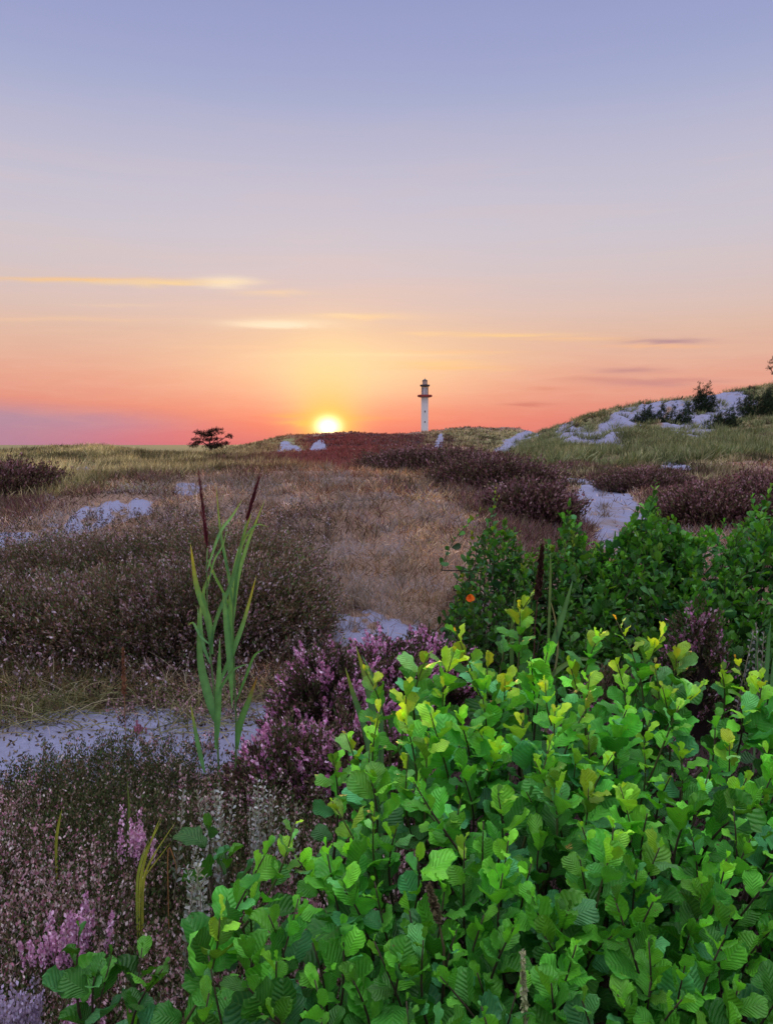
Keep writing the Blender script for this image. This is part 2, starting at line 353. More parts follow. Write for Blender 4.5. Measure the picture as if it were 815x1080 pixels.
# taller tussocks on the right hand dune
x, y = sample(3000, 34, 112, 540, 880, 0); s, h, gr = covers(x, y); cl_ = fbm(x * .25, y * .18, 3, 62); keep = rng.random(len(x)) < np.clip((gr * .9 - s * .85) * sstep(.35, .6, cl_) * 1.6 + .05 + .16 * (y > 70), 0, 1); x, y = x[keep], y[keep]
for xx, yy in zip(x, y):
    m = 60; rr_ = .35 + .3 * rng.random(); tone = .6 + .8 * rng.random(); q = rng.normal(size=(m, 2)) * rr_ * .6; hue = pick([(.24, .27, .13), (.34, .33, .19), (.14, .18, .08)], m) * tone
    blades(g, np.stack([xx + q[:, 0], yy + q[:, 1], H(xx + q[:, 0], yy + q[:, 1]) - .03], -1), np.stack([q[:, 0] * 1.2 + .25, q[:, 1] * 1.2, np.ones(m) * .9], -1) + rng.normal(size=(m, 3)) * .15, (.4 + .5 * rng.random(m)), .05, .35, 2, hue * .35, hue * 1.15)
o = g.build('marram_grass', M_far); tag(o, 'yellow green marram grass covering the dunes from the middle distance to the ridge', 'grass', kind='stuff')

# far heather
g = Geo()
x, y = sample(80000, 9, 170); s, h, gr = covers(x, y)
keep = (rng.random(len(x)) < np.clip(h * 1.3 - s * 1.4, 0, 1)); x, y = x[keep], y[keep]; z = H(x, y)
for k in range(7):
    n = len(x); w = np.maximum(.012, y * .0016); Ln = (.12 + .22 * rng.random(n)) * np.clip(.7 + y / 90, 0, 1.4)
    d = np.stack([rng.normal(size=n) * .7, rng.normal(size=n) * .7, np.ones(n)], -1)
    hue = pick([(.09, .04, .045), (.16, .065, .085), (.07, .045, .035), (.24, .11, .14), (.20, .16, .10)], n)
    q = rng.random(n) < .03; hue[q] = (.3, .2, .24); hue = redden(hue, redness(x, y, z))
    blades(g, np.stack([x + rng.normal(size=n) * .12, y + rng.normal(size=n) * .12, z - .02], -1), d, Ln, w, .2, 1, hue * .6, hue * 1.3)
o = g.build('heather_carpet', M_far); tag(o, 'dark purple heather spread across the hollows between the dunes', 'heather', kind='stuff')

# mid dune low cover
g = Geo()
x, y = sample(230000, 4.9, 150, -40, 875); s, h, gr = covers(x, y)
keep = (rng.random(len(x)) < np.clip((1.0 - s * 1.2) * np.where(y > 26, 1 - .7 * np.maximum(gr, h), 1), 0.02, 1)); x, y = x[keep], y[keep]; n = len(x); z = H(x, y)
hz = fbm(x * 1.4, y * 1.4, 3, 77)
w = np.maximum(.003, y * .00085); Ln = (.05 + .11 * rng.random(n)) * (1 + y / 60)
d = np.stack([rng.normal(size=n) * 1.0, rng.normal(size=n) * .8, .55 + rng.random(n) * .6], -1)
hue = pick([(.20, .11, .07), (.10, .05, .035), (.27, .18, .12), (.06, .035, .03), (.33, .26, .24), (.15, .13, .06)], n, [.27, .24, .17, .14, .08, .10])
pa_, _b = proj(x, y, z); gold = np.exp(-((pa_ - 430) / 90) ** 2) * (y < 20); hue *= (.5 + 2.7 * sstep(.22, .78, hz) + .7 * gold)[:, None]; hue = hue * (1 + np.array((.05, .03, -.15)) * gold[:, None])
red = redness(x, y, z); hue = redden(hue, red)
lic = sstep(.52, .7, fbm(x * 2.3, y * 2.3, 3, 29)) * (y < 15) * (rng.random(n) < .8); hue = np.where(lic[:, None] > .3, jit((.33, .29, .33), n), hue)
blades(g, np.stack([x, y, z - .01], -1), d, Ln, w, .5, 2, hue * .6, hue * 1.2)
# dead pale tufts
x, y = sample(420, 6, 24, 150, 640); s, h, gr = covers(x, y); z = H(x, y)
for i in range(len(x)):
    m = 26; hue = pick([(.33, .27, .24), (.28, .20, .14)], m)
    blades(g, np.stack([x[i] + rng.normal(size=m) * .06, y[i] + rng.normal(size=m) * .06, np.full(m, z[i])], -1), np.stack([rng.normal(size=m) * .6, rng.normal(size=m) * .6, np.ones(m)], -1), .1 + .16 * rng.random(m), max(.003, y[i] * .0007), .5, 2, hue * .6, hue)
o = g.build('dry_dune_cover', M_heath); tag(o, 'low reddish brown crowberry and dry moss over the middle dune', 'ground cover', kind='stuff')

# heather sprigs
def sprigs(gs, gf, base, d, L, m, fsz, stemc, leafc, flowc, fl, w=.0025):
    """gs: green stems and needles, gf: flowers. fl = share of flowers near tips"""
    n = len(base); d = nrm(d); blades(gs, base, d, L, w, .12, 2, jit(stemc, n), jit(stemc, n))
    t = .25 + .75 * rng.random((n, m)) ** .8; off = rng.normal(size=(n, m, 3)) * .8 * (.013 + .03 * (1 - t[..., None])) * np.minimum(1., L / .25)[:, None, None]
    p = base[:, None] + d[:, None] * (t * L[:, None])[..., None] + off
    isf = (rng.random((n, m)) < np.clip(np.broadcast_to(fl, (n,))[:, None] * sstep(.35, .85, t) * 1.6, 0, 1)); dd = np.broadcast_to(d[:, None], p.shape)
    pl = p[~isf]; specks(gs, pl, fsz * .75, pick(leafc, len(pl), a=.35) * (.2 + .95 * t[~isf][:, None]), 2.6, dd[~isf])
    pf = (p - off * .55)[isf]
    if len(pf): specks(gf, pf, fsz * (0.7 + .6 * rng.random(len(pf))), pick(flowc, len(pf), a=.25), 1.5, dd[isf])
LEAFC = [(.07, .075, .03), (.11, .075, .05), (.055, .085, .03), (.14, .10, .075)]
PALE = [(.50, .30, .36), (.42, .27, .30), (.55, .42, .45), (.38, .16, .24)]
PINK = [(.74, .34, .64), (.80, .54, .76), (.54, .20, .44)]
DULL = [(.32, .20, .25), (.42, .32, .38), (.22, .12, .15)]
# near heather carpet
gs, gf = Geo(), Geo()
x, y = sample(9500, 1.15, 3.75, -120, 420, 1); x = x + rng.normal(size=len(x)) * .03
fb = fbm(x * 2.2, y * 2.2, 3, 12); keep = (rng.random(len(x)) < .55 + .6 * fb) & (y < 3.0 + .35 * vnoise(x * 3, y * 0, 5) + .25 * (x < -.8)); x, y, fb = x[keep], y[keep], fb[keep]
n = len(x); base = np.stack([x, y, H(x, y)], -1); L = (.13 + .17 * rng.random(n)) * (.7 + .6 * fb)
d = np.stack([rng.normal(size=n) * .25, rng.normal(size=n) * .25, np.ones(n)], -1)
flw = np.clip((fbm(x * 1.7, y * 1.7, 2, 55) - .36) * 1.8, .04, .6) * (.25 + .75 * sstep(1.6, 2.5, y)) * .8 + .03
sprigs(gs, gf, base, d, L, 60, .0078, (.12, .08, .055), [(.065, .09, .03), (.13, .09, .06), (.055, .10, .03), (.11, .10, .055), (.035, .05, .02)], PALE + [(.6, .5, .52)], flw)
k_ = rng.random(n) < .10; m_ = int(k_.sum()); hue = pick([(.13, .18, .06), (.24, .22, .10), (.30, .24, .15), (.16, .09, .06)], m_)
blades(gs, base[k_], d[k_] + rng.normal(size=(m_, 3)) * .12, .22 + .16 * rng.random(m_), .0035, .25, 4, hue * .6, hue)
x, y = sample(1500, 1.6, 3.6, 380, 900, 1); n = len(x); base = np.stack([x, y, H(x, y)], -1)
sprigs(gs, gf, base, np.stack([rng.normal(size=n) * .25, rng.normal(size=n) * .25, np.ones(n)], -1), .16 + .2 * rng.random(n), 30, .009, (.04, .03, .02), [(.015, .025, .010), (.02, .018, .010)], [(.03, .03, .02)], .05)
o = gs.build('heather_cover', M_heath); tag(o, 'dense brown green heather sprigs carpeting the near left ground', 'heather', kind='stuff')
o = gf.build('heather_bloom', M_heath); tag(o, 'tiny pale pink bells on the near heather carpet', 'heather blossom', kind='stuff')

# loose sprigs around the mound
gs, gf = Geo(), Geo()
x, y = sample(5200, 4.75, 10.5, -80, 350, 1); s, h, gr = covers(x, y); keep = rng.random(len(x)) < np.clip(.25 + 1.3 * (fbm(x * 1.6, y * 1.6, 3, 15) - .35), .0, 1) * np.where(y < 5.3, .5, 1); x, y = x[keep], y[keep]; n = len(x)
sprigs(gs, gf, np.stack([x, y, H(x, y)], -1), np.stack([rng.normal(size=n) * .4, rng.normal(size=n) * .4, np.ones(n)], -1), .12 + .22 * rng.random(n), 24, .015, (.09, .055, .045), LEAFC + [(.12, .06, .05), (.2, .15, .15)], DULL + [(.5, .42, .5)], .25)
o = gs.build('heather_fringe', M_heath); tag(o, 'loose brown heather sprigs fringing the mound beyond the sand path', 'heather', kind='stuff')
o = gf.build('heather_fringe_bloom', M_heath); tag(o, 'faded grey pink bloom on the loose sprigs around the mound', 'heather blossom', kind='stuff')

# straw grass by the path
g = Geo()
x, y = sample(900, 4.25, 5.1, -60, 300, 1); keep = fbm(x * 2, y * 2, 2, 8) > .47; x, y = x[keep], y[keep]; n = len(x)
hue = pick([(.33, .30, .16), (.22, .24, .11), (.40, .34, .24)], n)
blades(g, np.stack([x, y, H(x, y)], -1), np.stack([rng.normal(size=n) * 1.1 + .3, rng.normal(size=n) * .6 - .5, .45 + .5 * rng.random(n)], -1), .18 + .32 * rng.random(n), .006, .45, 5, hue * .7, hue, droop=.35)
x, y = sample(2600, 4.4, 7.0, -80, 110, 1); keep = fbm(x * 2, y * 2, 2, 8) > .45; x, y = x[keep], y[keep]; n = len(x); hue = pick([(.22, .19, .10), (.14, .11, .06), (.10, .12, .05)], n)
blades(g, np.stack([x, y, H(x, y)], -1), np.stack([rng.normal(size=n) * .9, rng.normal(size=n) * .6, .6 + .5 * rng.random(n)], -1), .12 + .2 * rng.random(n), .006, .5, 3, hue * .6, hue, droop=.2)
o = g.build('straw_grass', M_herb); tag(o, 'pale bent straw grass trailing over the far edge of the sand path', 'grass', kind='stuff')
# litter & small sprigs on the sand path
gs, gf = Geo(), Geo()
x, y = sample(2600, 3.5, 4.9, -80, 330, 1); keep = (fbm(x * 2.6, y * 2.6, 3, 91) > .5); x, y = x[keep], y[keep]; n = len(x)
sprigs(gs, gf, np.stack([x, y, H(x, y)], -1), np.stack([rng.normal(size=n) * .5, rng.normal(size=n) * .5, np.ones(n)], -1), .05 + .09 * rng.random(n), 16, .009, (.12, .08, .05), LEAFC + [(.2, .16, .1)], PALE, .45)
x, y = sample(1500, 3.4, 5.2, -80, 330, 1); n = len(x); specks(gs, np.stack([x, y, H(x, y) + .006], -1), .012, pick([(.06, .04, .03), (.2, .15, .1)], n), 3)
o = gs.build('path_seedling_cover', M_heath); tag(o, 'sparse small heather seedlings and litter dotting the pale sand path', 'ground cover', kind='stuff')
o = gf.build('path_seedling_bloom', M_heath); tag(o, 'specks of pink bloom over the pale sand path', 'heather blossom', kind='stuff')

# ------------------------------------------------------------------ heather shrubs (things)
def heather_shrub(px, Y, R, Ht, label, group, n=900, m=26, fsz=.016, fl=.2, flowc=DULL, dark=1., yx=.85, spL=.16, w=.004, leafc=LEAFC, rough_=.06):
    x = (px - 407.5) / F * Y; z = float(H(x, Y)) - .03
    root = empty('heather_shrub', (x, Y, z), label, 'heather', group)
    # dark inner mass
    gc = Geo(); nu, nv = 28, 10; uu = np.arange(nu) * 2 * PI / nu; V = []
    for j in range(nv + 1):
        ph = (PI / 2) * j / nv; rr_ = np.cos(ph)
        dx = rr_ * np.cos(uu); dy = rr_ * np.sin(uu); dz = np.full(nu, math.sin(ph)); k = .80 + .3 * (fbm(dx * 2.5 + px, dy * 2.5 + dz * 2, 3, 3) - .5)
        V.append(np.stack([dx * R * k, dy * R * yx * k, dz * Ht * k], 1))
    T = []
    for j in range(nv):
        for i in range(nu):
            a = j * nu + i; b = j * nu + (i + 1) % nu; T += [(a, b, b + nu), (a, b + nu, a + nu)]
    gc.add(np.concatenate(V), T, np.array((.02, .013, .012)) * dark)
    q = rdir(n); q[:, 2] = np.abs(q[:, 2]) ** .8; q = nrm(q)
    lump = .80 + .45 * fbm(q[:, 0] * 2.5 + px, q[:, 1] * 2.5 + q[:, 2] * 2, 3, 3) + rng.normal(size=n) * rough_ + .22 * (fbm(q[:, 0] * 7 + px, q[:, 1] * 7 + q[:, 2] * 7, 2, 13) - .5)
    base = q * np.array([R, R * yx, Ht]) * (lump * .80)[:, None]
    d = q * np.array([.7, .7, .4]) + np.array([0, 0, .75]) + rng.normal(size=(n, 3)) * .25
    L = spL * (.45 + 1.1 * rng.random(n) ** 1.5); gf = Geo()
    patch = np.clip((fbm(q[:, 0] * 4 + px * .3, q[:, 1] * 4 + q[:, 2] * 3, 2, 66) - .42) * 4, 0.05, 1.6)
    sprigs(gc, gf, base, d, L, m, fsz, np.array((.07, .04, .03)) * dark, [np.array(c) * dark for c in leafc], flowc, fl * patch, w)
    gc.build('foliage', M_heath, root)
    if gf.v: gf.build('blossom', M_heath, root)
    return root
GM = 'dark heather shrubs of the mound beyond the path'
mound = [(30, 6.2, .8, .28, 'low dark heather shrub at the left frame edge above the straw grass'), (118, 5.9, .8, .42, 'dark heather shrub directly behind the brown seed stalk'),
 (205, 5.85, .78, .55, 'dark heather shrub directly behind the reeds'), (272, 6.0, .5, .46, 'dark brown heather shrub at the right end of the mound beside the pink heather'),
 (60, 7.7, .9, .20, 'heather shrub at the back left of the mound below the patchy sand'), (150, 7.4, .95, .34, 'heather shrub at the back of the mound below the brightest sand patch'), (235, 7.4, .85, .42, 'reddish brown heather shrub at the back of the mound behind the reed plumes')]
for k, (px, Y, R, Ht, lb) in enumerate(mound):
    heather_shrub(px, Y, R, Ht, lb, GM, n=2300, m=26, fsz=.0155, fl=[.15, .35, .2, .1, .3, .15, .12][k], flowc=DULL + [(.50, .42, .50), (.42, .24, .32)], spL=.24, leafc=LEAFC + [(.12, .06, .05), (.20, .15, .15)], rough_=.16, dark=[1.3, 1.7, 1.3, 1.75, 1.5, 1.2, 1.8][k])
GP = 'pink flowering heathers beside the sand path'
pinks = [(347, 4.0, .33, .49, 'brightest pink heather shrub at the right end of the sand path'), (405, 4.35, .27, .46, 'pink heather tuft behind the narrow green blades'), (448, 4.7, .26, .40, 'dusky pink heather at the foot of the middle dune left of the yellow tipped shoots'),
 (312, 3.35, .30, .30, 'purple brown heather shrub in front of the bright sand below the pink heather'), (372, 3.3, .26, .36, 'shaded purple heather between the pink heather and the alder leaves')]
for px, Y, R, Ht, lb in pinks:
    b = lb.startswith('brightest') or lb.startswith('pink')
    heather_shrub(px, Y, R, Ht, lb, GP, n=900, m=62, fsz=.0125, fl=1.3 if b else .55, flowc=PINK, spL=.14, w=.003, yx=1., leafc=LEAFC + [(.12, .05, .07)])
heather_shrub(655, 3.7, .32, .45, 'dull purple heather showing through the gap behind the near alder shrub', None, n=700, m=30, fsz=.012, fl=.5, flowc=DULL + PINK[2:], spL=.14, yx=1.)
heather_shrub(741, 4.3, .16, .72, 'small dull pink heather tuft poking out of the right hand leaves', None, n=350, m=30, fsz=.013, fl=.5, flowc=DULL + PINK[2:], spL=.14, yx=1.)
GR = 'purple heather shrubs in the hollow beyond the alders'
PUR = [(.075, .038, .042), (.12, .055, .065), (.17, .075, .095)]
for px, Y, R, Ht, lb in [(560, 12.0, .7, .36, 'purple heather shrub left of the sand patch in the hollow'), (520, 15, 1.3, .50, 'wide purple heather shrub behind the loose alder left of the hollow'), (752, 13.0, .95, .42, 'dark purple heather shrub right of the sand patch in the hollow'), (818, 13.5, 1.1, .5, 'dark purple heather shrub at the right frame edge in the hollow'),
   (680, 20.5, 1.3, .38, 'distant purple heather shrub behind the sand patch of the hollow'), (4, 15, 1.3, .50, 'dark red brown heather shrub on the left frame edge beyond the patchy sand'), (455, 19, 1.9, .45, 'reddish heather shrub on the brow of the middle dune')]:
    heather_shrub(px, Y, R, Ht, lb, GR, n=2200, m=14, fsz=.03, fl=.4, flowc=[(.26, .13, .16), (.38, .24, .28)], spL=.28, w=.008, leafc=PUR + [(.20, .15, .10), (.10, .10, .05)], rough_=.12)

# ------------------------------------------------------------------ alder leaves
def leaf_tpl(nx, ny, fold, droop, ruff, seed):
    r = np.random.default_rng(seed); vv = np.linspace(0, 1, ny); pr = np.interp(vv, [0, .1, .25, .45, .65, .82, .94, 1], [.02, .14, .27, .38, .45, .43, .31, .16])
    V = []; U = []
    ph = r.random() * 6
    for j, v in enumerate(vv):
        for i in range(nx):
            u = -1 + 2 * i / (nx - 1); edge = abs(u) ** 4
            w = pr[j] * (1 + .05 * edge * math.sin(v * 31 + (u > 0) * 2 + ph) + .04 * r.normal() * edge)
            x = u * w; y = v - .05 * abs(u) * v * (1 - v) - (.07 * (1 - abs(u)) if v > .99 else 0)
            z = fold * abs(u) ** 1.2 * w - droop * v * v + ruff * edge * math.sin(v * 14 + ph + u) * .5 + .012 * math.cos(2 * PI * 8 * (v - .38 * abs(u))) * (abs(u) > .1)
            V.append((x, y, z)); U.append((u, v, 0))
    T = []
    for j in range(ny - 1):
        for i in range(nx - 1):
            a = j * nx + i; T += [(a, a + 1, a + nx + 1), (a, a + nx + 1, a + nx)]
    return np.array(V), np.array(T), np.array(U)
TPL_HI = [leaf_tpl(7, 15, f, dr, ru, 10 + i) for i, (f, dr, ru) in enumerate([(.4, .15, .10), (.2, .32, .13), (.6, .05, .09), (.3, -.2, .12), (.08, .4, .14), (.75, .25, .12), (.5, -.1, .12), (-.25, .3, .12)])]
TPL_LO = [leaf_tpl(3, 5, f, dr, .04, 30 + i) for i, (f, dr) in enumerate([(.35, .15), (.1, .3), (.5, 0.), (.2, -.15)])]
def leaves(g, pos, d, nv, size, col, tpls, wid=None):
    n = len(pos); d = nrm(d); xx = nrm(np.cross(d, nv)); zz = nrm(np.cross(xx, d)); ti = rng.integers(0, len(tpls), n); wid = np.ones(n) if wid is None else wid
    for k, (V, T, U) in enumerate(tpls):
        s = ti == k; m = s.sum()
        if not m: continue
        vx = V[None, :, 0:1] * wid[s][:, None, None]
        W = pos[s][:, None] + (vx * xx[s][:, None] + V[None, :, 1:2] * d[s][:, None] + V[None, :, 2:3] * zz[s][:, None]) * size[s][:, None, None]
        nv_ = len(V); C = np.repeat(col[s][:, None], nv_, 1)
        g.add(W, T[None] + (np.arange(m) * nv_)[:, None, None], C, np.repeat(U[None], m, 0))
def shoot(gst, glf, base, tip, nl, smax, young, tpls, bright=1., lowt=.04, spread=1.):
    """one leafy shoot; young = 0..1 amount of yellow at the tip"""
    base = np.asarray(base, float); tip = np.asarray(tip, float); L = np.linalg.norm(tip - base); side = rdir(1)[0] * L * .1
    ts = np.linspace(0, 1, 9); pts = base + (tip - base) * ts[:, None] + side * np.sin(ts * PI)[:, None]
    tube(gst, pts, np.linspace(.0042, .0013, 9) * (1 if L > .2 else .7), np.array((.09, .10, .035)) if young > .3 else np.array((.06, .045, .03)), 5)
    t = lowt + (1 - lowt) * (np.arange(nl) / (nl - 1)) ** .85; t = np.clip(t + rng.normal(size=nl) * .01, 0, 1)
    p = base + (tip - base) * t[:, None] + side * np.sin(t * PI)[:, None]; ax = nrm((tip - base)[None])
    phi = rng.random() * 6.28 + np.arange(nl) * 2.4 + rng.normal(size=nl) * .3
    e1 = nrm(np.cross(ax, [[.3, 1, .1]])); e2 = np.cross(ax, e1); rad = np.cos(phi)[:, None] * e1 + np.sin(phi)[:, None] * e2
    age = 1 - t; el = np.clip(.25 + .98 * age ** .75 + rng.normal(size=nl) * .15, .12, 1.5) * spread
    d = ax * np.cos(el)[:, None] + rad * np.sin(el)[:, None]; d[:, 2] += .05
    nv = nrm(ax * np.sin(el)[:, None] - rad * np.cos(el)[:, None] + rng.normal(size=(nl, 3)) * .42 + np.array([0, 0, .3]))
    size = smax * (1 - .62 * t ** 3) * (.55 + .65 * rng.random(nl)); size[-1] *= .6
    pet = size * .16; pos = p + d * pet[:, None]
    blades(gst, p, d, pet * 1.3, .0025, .05, 1, (.12, .2, .05), (.12, .2, .05))
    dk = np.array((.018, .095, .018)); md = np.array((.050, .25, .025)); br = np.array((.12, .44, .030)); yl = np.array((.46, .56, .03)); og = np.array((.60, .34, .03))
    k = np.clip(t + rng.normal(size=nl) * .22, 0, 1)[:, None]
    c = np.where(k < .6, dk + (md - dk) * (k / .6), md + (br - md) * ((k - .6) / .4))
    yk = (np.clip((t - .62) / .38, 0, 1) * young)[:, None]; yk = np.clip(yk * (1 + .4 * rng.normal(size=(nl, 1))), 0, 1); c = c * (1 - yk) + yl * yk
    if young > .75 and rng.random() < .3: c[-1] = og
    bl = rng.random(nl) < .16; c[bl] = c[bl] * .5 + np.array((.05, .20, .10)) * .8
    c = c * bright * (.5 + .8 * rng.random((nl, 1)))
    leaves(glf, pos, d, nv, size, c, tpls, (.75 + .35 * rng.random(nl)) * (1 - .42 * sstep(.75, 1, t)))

# --- the big near alder shrub
top = lambda px: np.interp(px, [195, 215, 240, 300, 350, 370, 400, 440, 480, 520, 560, 610, 655, 700, 740, 790, 815, 880], [1130, 990, 925, 862, 790, 765, 722, 700, 672, 690, 660, 680, 672, 692, 712, 700, 716, 715])
depth = lambda py: np.interp(py, [630, 700, 750, 820, 900, 1000, 1080, 1140], [2.35, 2.12, 1.92, 1.68, 1.46, 1.26, 1.12, 1.05])
tips = [(385, 708, .8), (402, 745, .9), (480, 664, 1.), (452, 690, .8), (515, 690, 1.), (562, 626, .9), (548, 640, .8), (575, 720, .8), (633, 668, .9), (650, 655, .8), (650, 700, .7), (700, 668, 1.), (690, 700, .9), (714, 690, .8), (760, 705, 1.), (775, 695, .9), (742, 722, .8), (803, 715, .9), (600, 700, .7), (532, 716, .7), (430, 718, .9), (365, 775, .8), (350, 845, .6), (310, 870, .5), (262, 930, .5), (232, 968, .5), (395, 930, .1), (620, 832, .8), (552, 760, .6)]
pts = [(a, b) for a, b, _ in tips]; tries = 0
while len(pts) < 270 and tries < 40000:
    tries += 1; a = random.uniform(218, 900); b = random.uniform(640, 1150)
    if b < float(top(a)) + 12: continue
    mind = np.interp(b, [650, 800, 1000, 1150], [24, 28, 34, 42])
    if min((a - q[0]) ** 2 + (b - q[1]) ** 2 for q in pts) < mind ** 2: continue
    pts.append((a, b)); tips.append((a, b, max(0, random.gauss(.45, .3)) * float(np.interp(b, [680, 800, 950], [1, .55, .1]))))
tips.sort(key=lambda q: (round(q[1] / 70), q[0]))
root = empty('alder_shrub', tuple(P(560, 900, 1.7) * np.array([1, 1, 0])), 'large bright green alder shrub with ribbed round leaves filling the lower right foreground', 'shrub')
rl = np.array(root.location)
# group neighbouring shoots into branches
ng = 88; cent = [tips[int(i)] for i in np.linspace(0, len(tips) - 1, ng)]; grp = [[] for _ in cent]
for tpt in tips:
    i = min(range(ng), key=lambda k: (tpt[0] - cent[k][0]) ** 2 + (tpt[1] - cent[k][1]) ** 2); grp[i].append(tpt)
for gi, gp in enumerate(grp):
    if not gp: continue
    gst, glf = Geo(), Geo(); fork = None
    for (a, b, yg) in gp:
        Yd = float(depth(b)) * random.uniform(.96, 1.05); T = P(a, b, Yd)
        lean = np.array([rng.normal() * .10, .10 + rng.normal() * .08, 0]); Ls = random.uniform(.26, .4)
        B = T + lean * .7 - np.array([0, 0, Ls])
        if fork is None: fork = B + np.array([0, .05, -.16])
        shoot(gst, glf, B, T, random.randint(13, 17), random.uniform(.060, .094), yg, TPL_HI, random.uniform(.75, 1.35) * float(np.interp(b, [700, 900, 1080], [1.9, 1.65, 1.1])))  # lower shoots get darker leaves: shading put into the leaf colour
        foot = np.array([B[0] + (B[0] - fork[0]) * .1, B[1], B[2]]); tube(gst, [fork, (fork + foot) / 2 + rng.normal(size=3) * .01, B], [.007, .0055, .0042], (.06, .045, .03), 5)
    gnd = np.array([fork[0] * .9 + rl[0] * .1, fork[1] + .1, -.02]); tube(gst, [gnd, (gnd + fork) / 2 + rng.normal(size=3) * .02, fork], [.011, .009, .007], (.06, .045, .035), 6)
    br = gst.build('branch', M_stem, root, rl); lf = glf.build('leaves', M_leaf, br, rl); lf.location = (0, 0, 0)

# --- small alder saplings at lower left
def sapling(shoots, Y, label, group=None, smax=.08, nl=6, bright=.8):
    P0 = P(shoots[0][0], shoots[0][1], Y); root = empty('alder_sapling', (P0[0], Y, float(H(P0[0], Y))), label, 'sapling', group); rl = np.array(root.location)
    for (a, b, bb, y_) in shoots:
        gst, glf = Geo(), Geo(); T = P(a, b, Y + y_); B = np.array([rl[0] + (T[0] - rl[0]) * .5, Y + .02, max(T[2] - .26, 0)])
        shoot(gst, glf, B, T, nl, smax, bb, TPL_HI, bright, lowt=.35, spread=1.1); tube(gst, [rl, B], [.005, .004], (.06, .05, .03), 5)
        br = gst.build('branch', M_stem, root, rl); glf.build('leaves', M_leaf, br, rl)
sapling([(84, 978, .05, 0), (118, 1008, 0, .06), (150, 1000, 0, .1), (172, 1022, 0, -.03), (100, 1030, 0, -.05)], 1.45, 'small dark alder sapling low in the heather at the bottom left', smax=.085, nl=7, bright=.8)
sapling([(222, 872, .05, 0), (238, 900, 0, .06)], 2.1, 'small alder sapling among the silver leaved sprigs', smax=.095, nl=6, bright=.8)

# --- mid-distance alder shrubs
def mid_shrub(label, skyl, px0, px1, ybot, Y0, Y1, ns, bright, smax, nl=13, yel=.2, extra=()):
    cx = (px0 + px1) / 2; ym = (Y0 + Y1) / 2; x = (cx - 407.5) / F * ym; root = empty('alder_shrub', (x, ym, float(H(x, ym))), label, 'shrub', 'alder shrubs on the right')
    rl = np.array(root.location); per = max(1, ns // 75 + 1); acc = 0; gst, glf = Geo(), Geo()
    todo = list(extra); fork = None
    while len(todo) < ns:
        a = random.uniform(px0, px1); s0 = float(skyl(a)); b = s0 + (ybot - s0) * random.random() ** 1.25; todo.append((a, b))
    todo = sorted(todo, key=lambda q: (round(q[0] / 26), q[1]))
    for i, (a, b) in enumerate(todo):
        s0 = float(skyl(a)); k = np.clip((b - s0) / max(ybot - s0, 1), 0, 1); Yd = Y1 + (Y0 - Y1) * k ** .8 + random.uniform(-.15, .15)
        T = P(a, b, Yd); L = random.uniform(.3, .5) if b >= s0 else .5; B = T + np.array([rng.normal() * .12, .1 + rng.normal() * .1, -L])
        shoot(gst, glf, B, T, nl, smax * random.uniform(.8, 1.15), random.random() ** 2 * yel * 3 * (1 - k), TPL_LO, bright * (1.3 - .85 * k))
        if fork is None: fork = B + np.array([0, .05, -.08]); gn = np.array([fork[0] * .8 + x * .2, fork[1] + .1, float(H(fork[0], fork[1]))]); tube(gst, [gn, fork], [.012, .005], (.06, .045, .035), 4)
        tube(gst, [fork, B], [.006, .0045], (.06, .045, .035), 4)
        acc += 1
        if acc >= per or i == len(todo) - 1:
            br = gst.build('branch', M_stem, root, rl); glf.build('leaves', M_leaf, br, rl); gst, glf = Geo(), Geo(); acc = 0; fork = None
mid_shrub('loose olive tinted alder shrub left of the others with thin spiky shoots', lambda a: np.interp(a, [478, 495, 510, 525, 540, 560, 590, 610], [640, 585, 560, 530, 555, 578, 560, 560]), 482, 606, 690, 4.6, 5.6, 200, .62, .066, 16, .35, [(524, 512), (527, 522), (500, 552), (548, 560), (512, 535)])
mid_shrub('tall dense dark green alder shrub with one shoot rising before the sand patch', lambda a: np.interp(a, [585, 600, 620, 640, 665, 690, 700, 720, 740], [545, 540, 565, 585, 545, 520, 540, 555, 565]), 590, 738, 712, 4.3, 5.8, 290, .72, .088, 16, .15, [(600, 528), (690, 508), (693, 520), (672, 535), (598, 540)])
mid_shrub('dense green alder shrub running out at the right frame edge', lambda a: np.interp(a, [715, 740, 770, 790, 815, 880], [570, 556, 552, 540, 520, 505]), 722, 890, 705, 4.2, 5.9, 260, .80, .088, 16, .12, [(791, 524), (814, 512), (765, 548)])

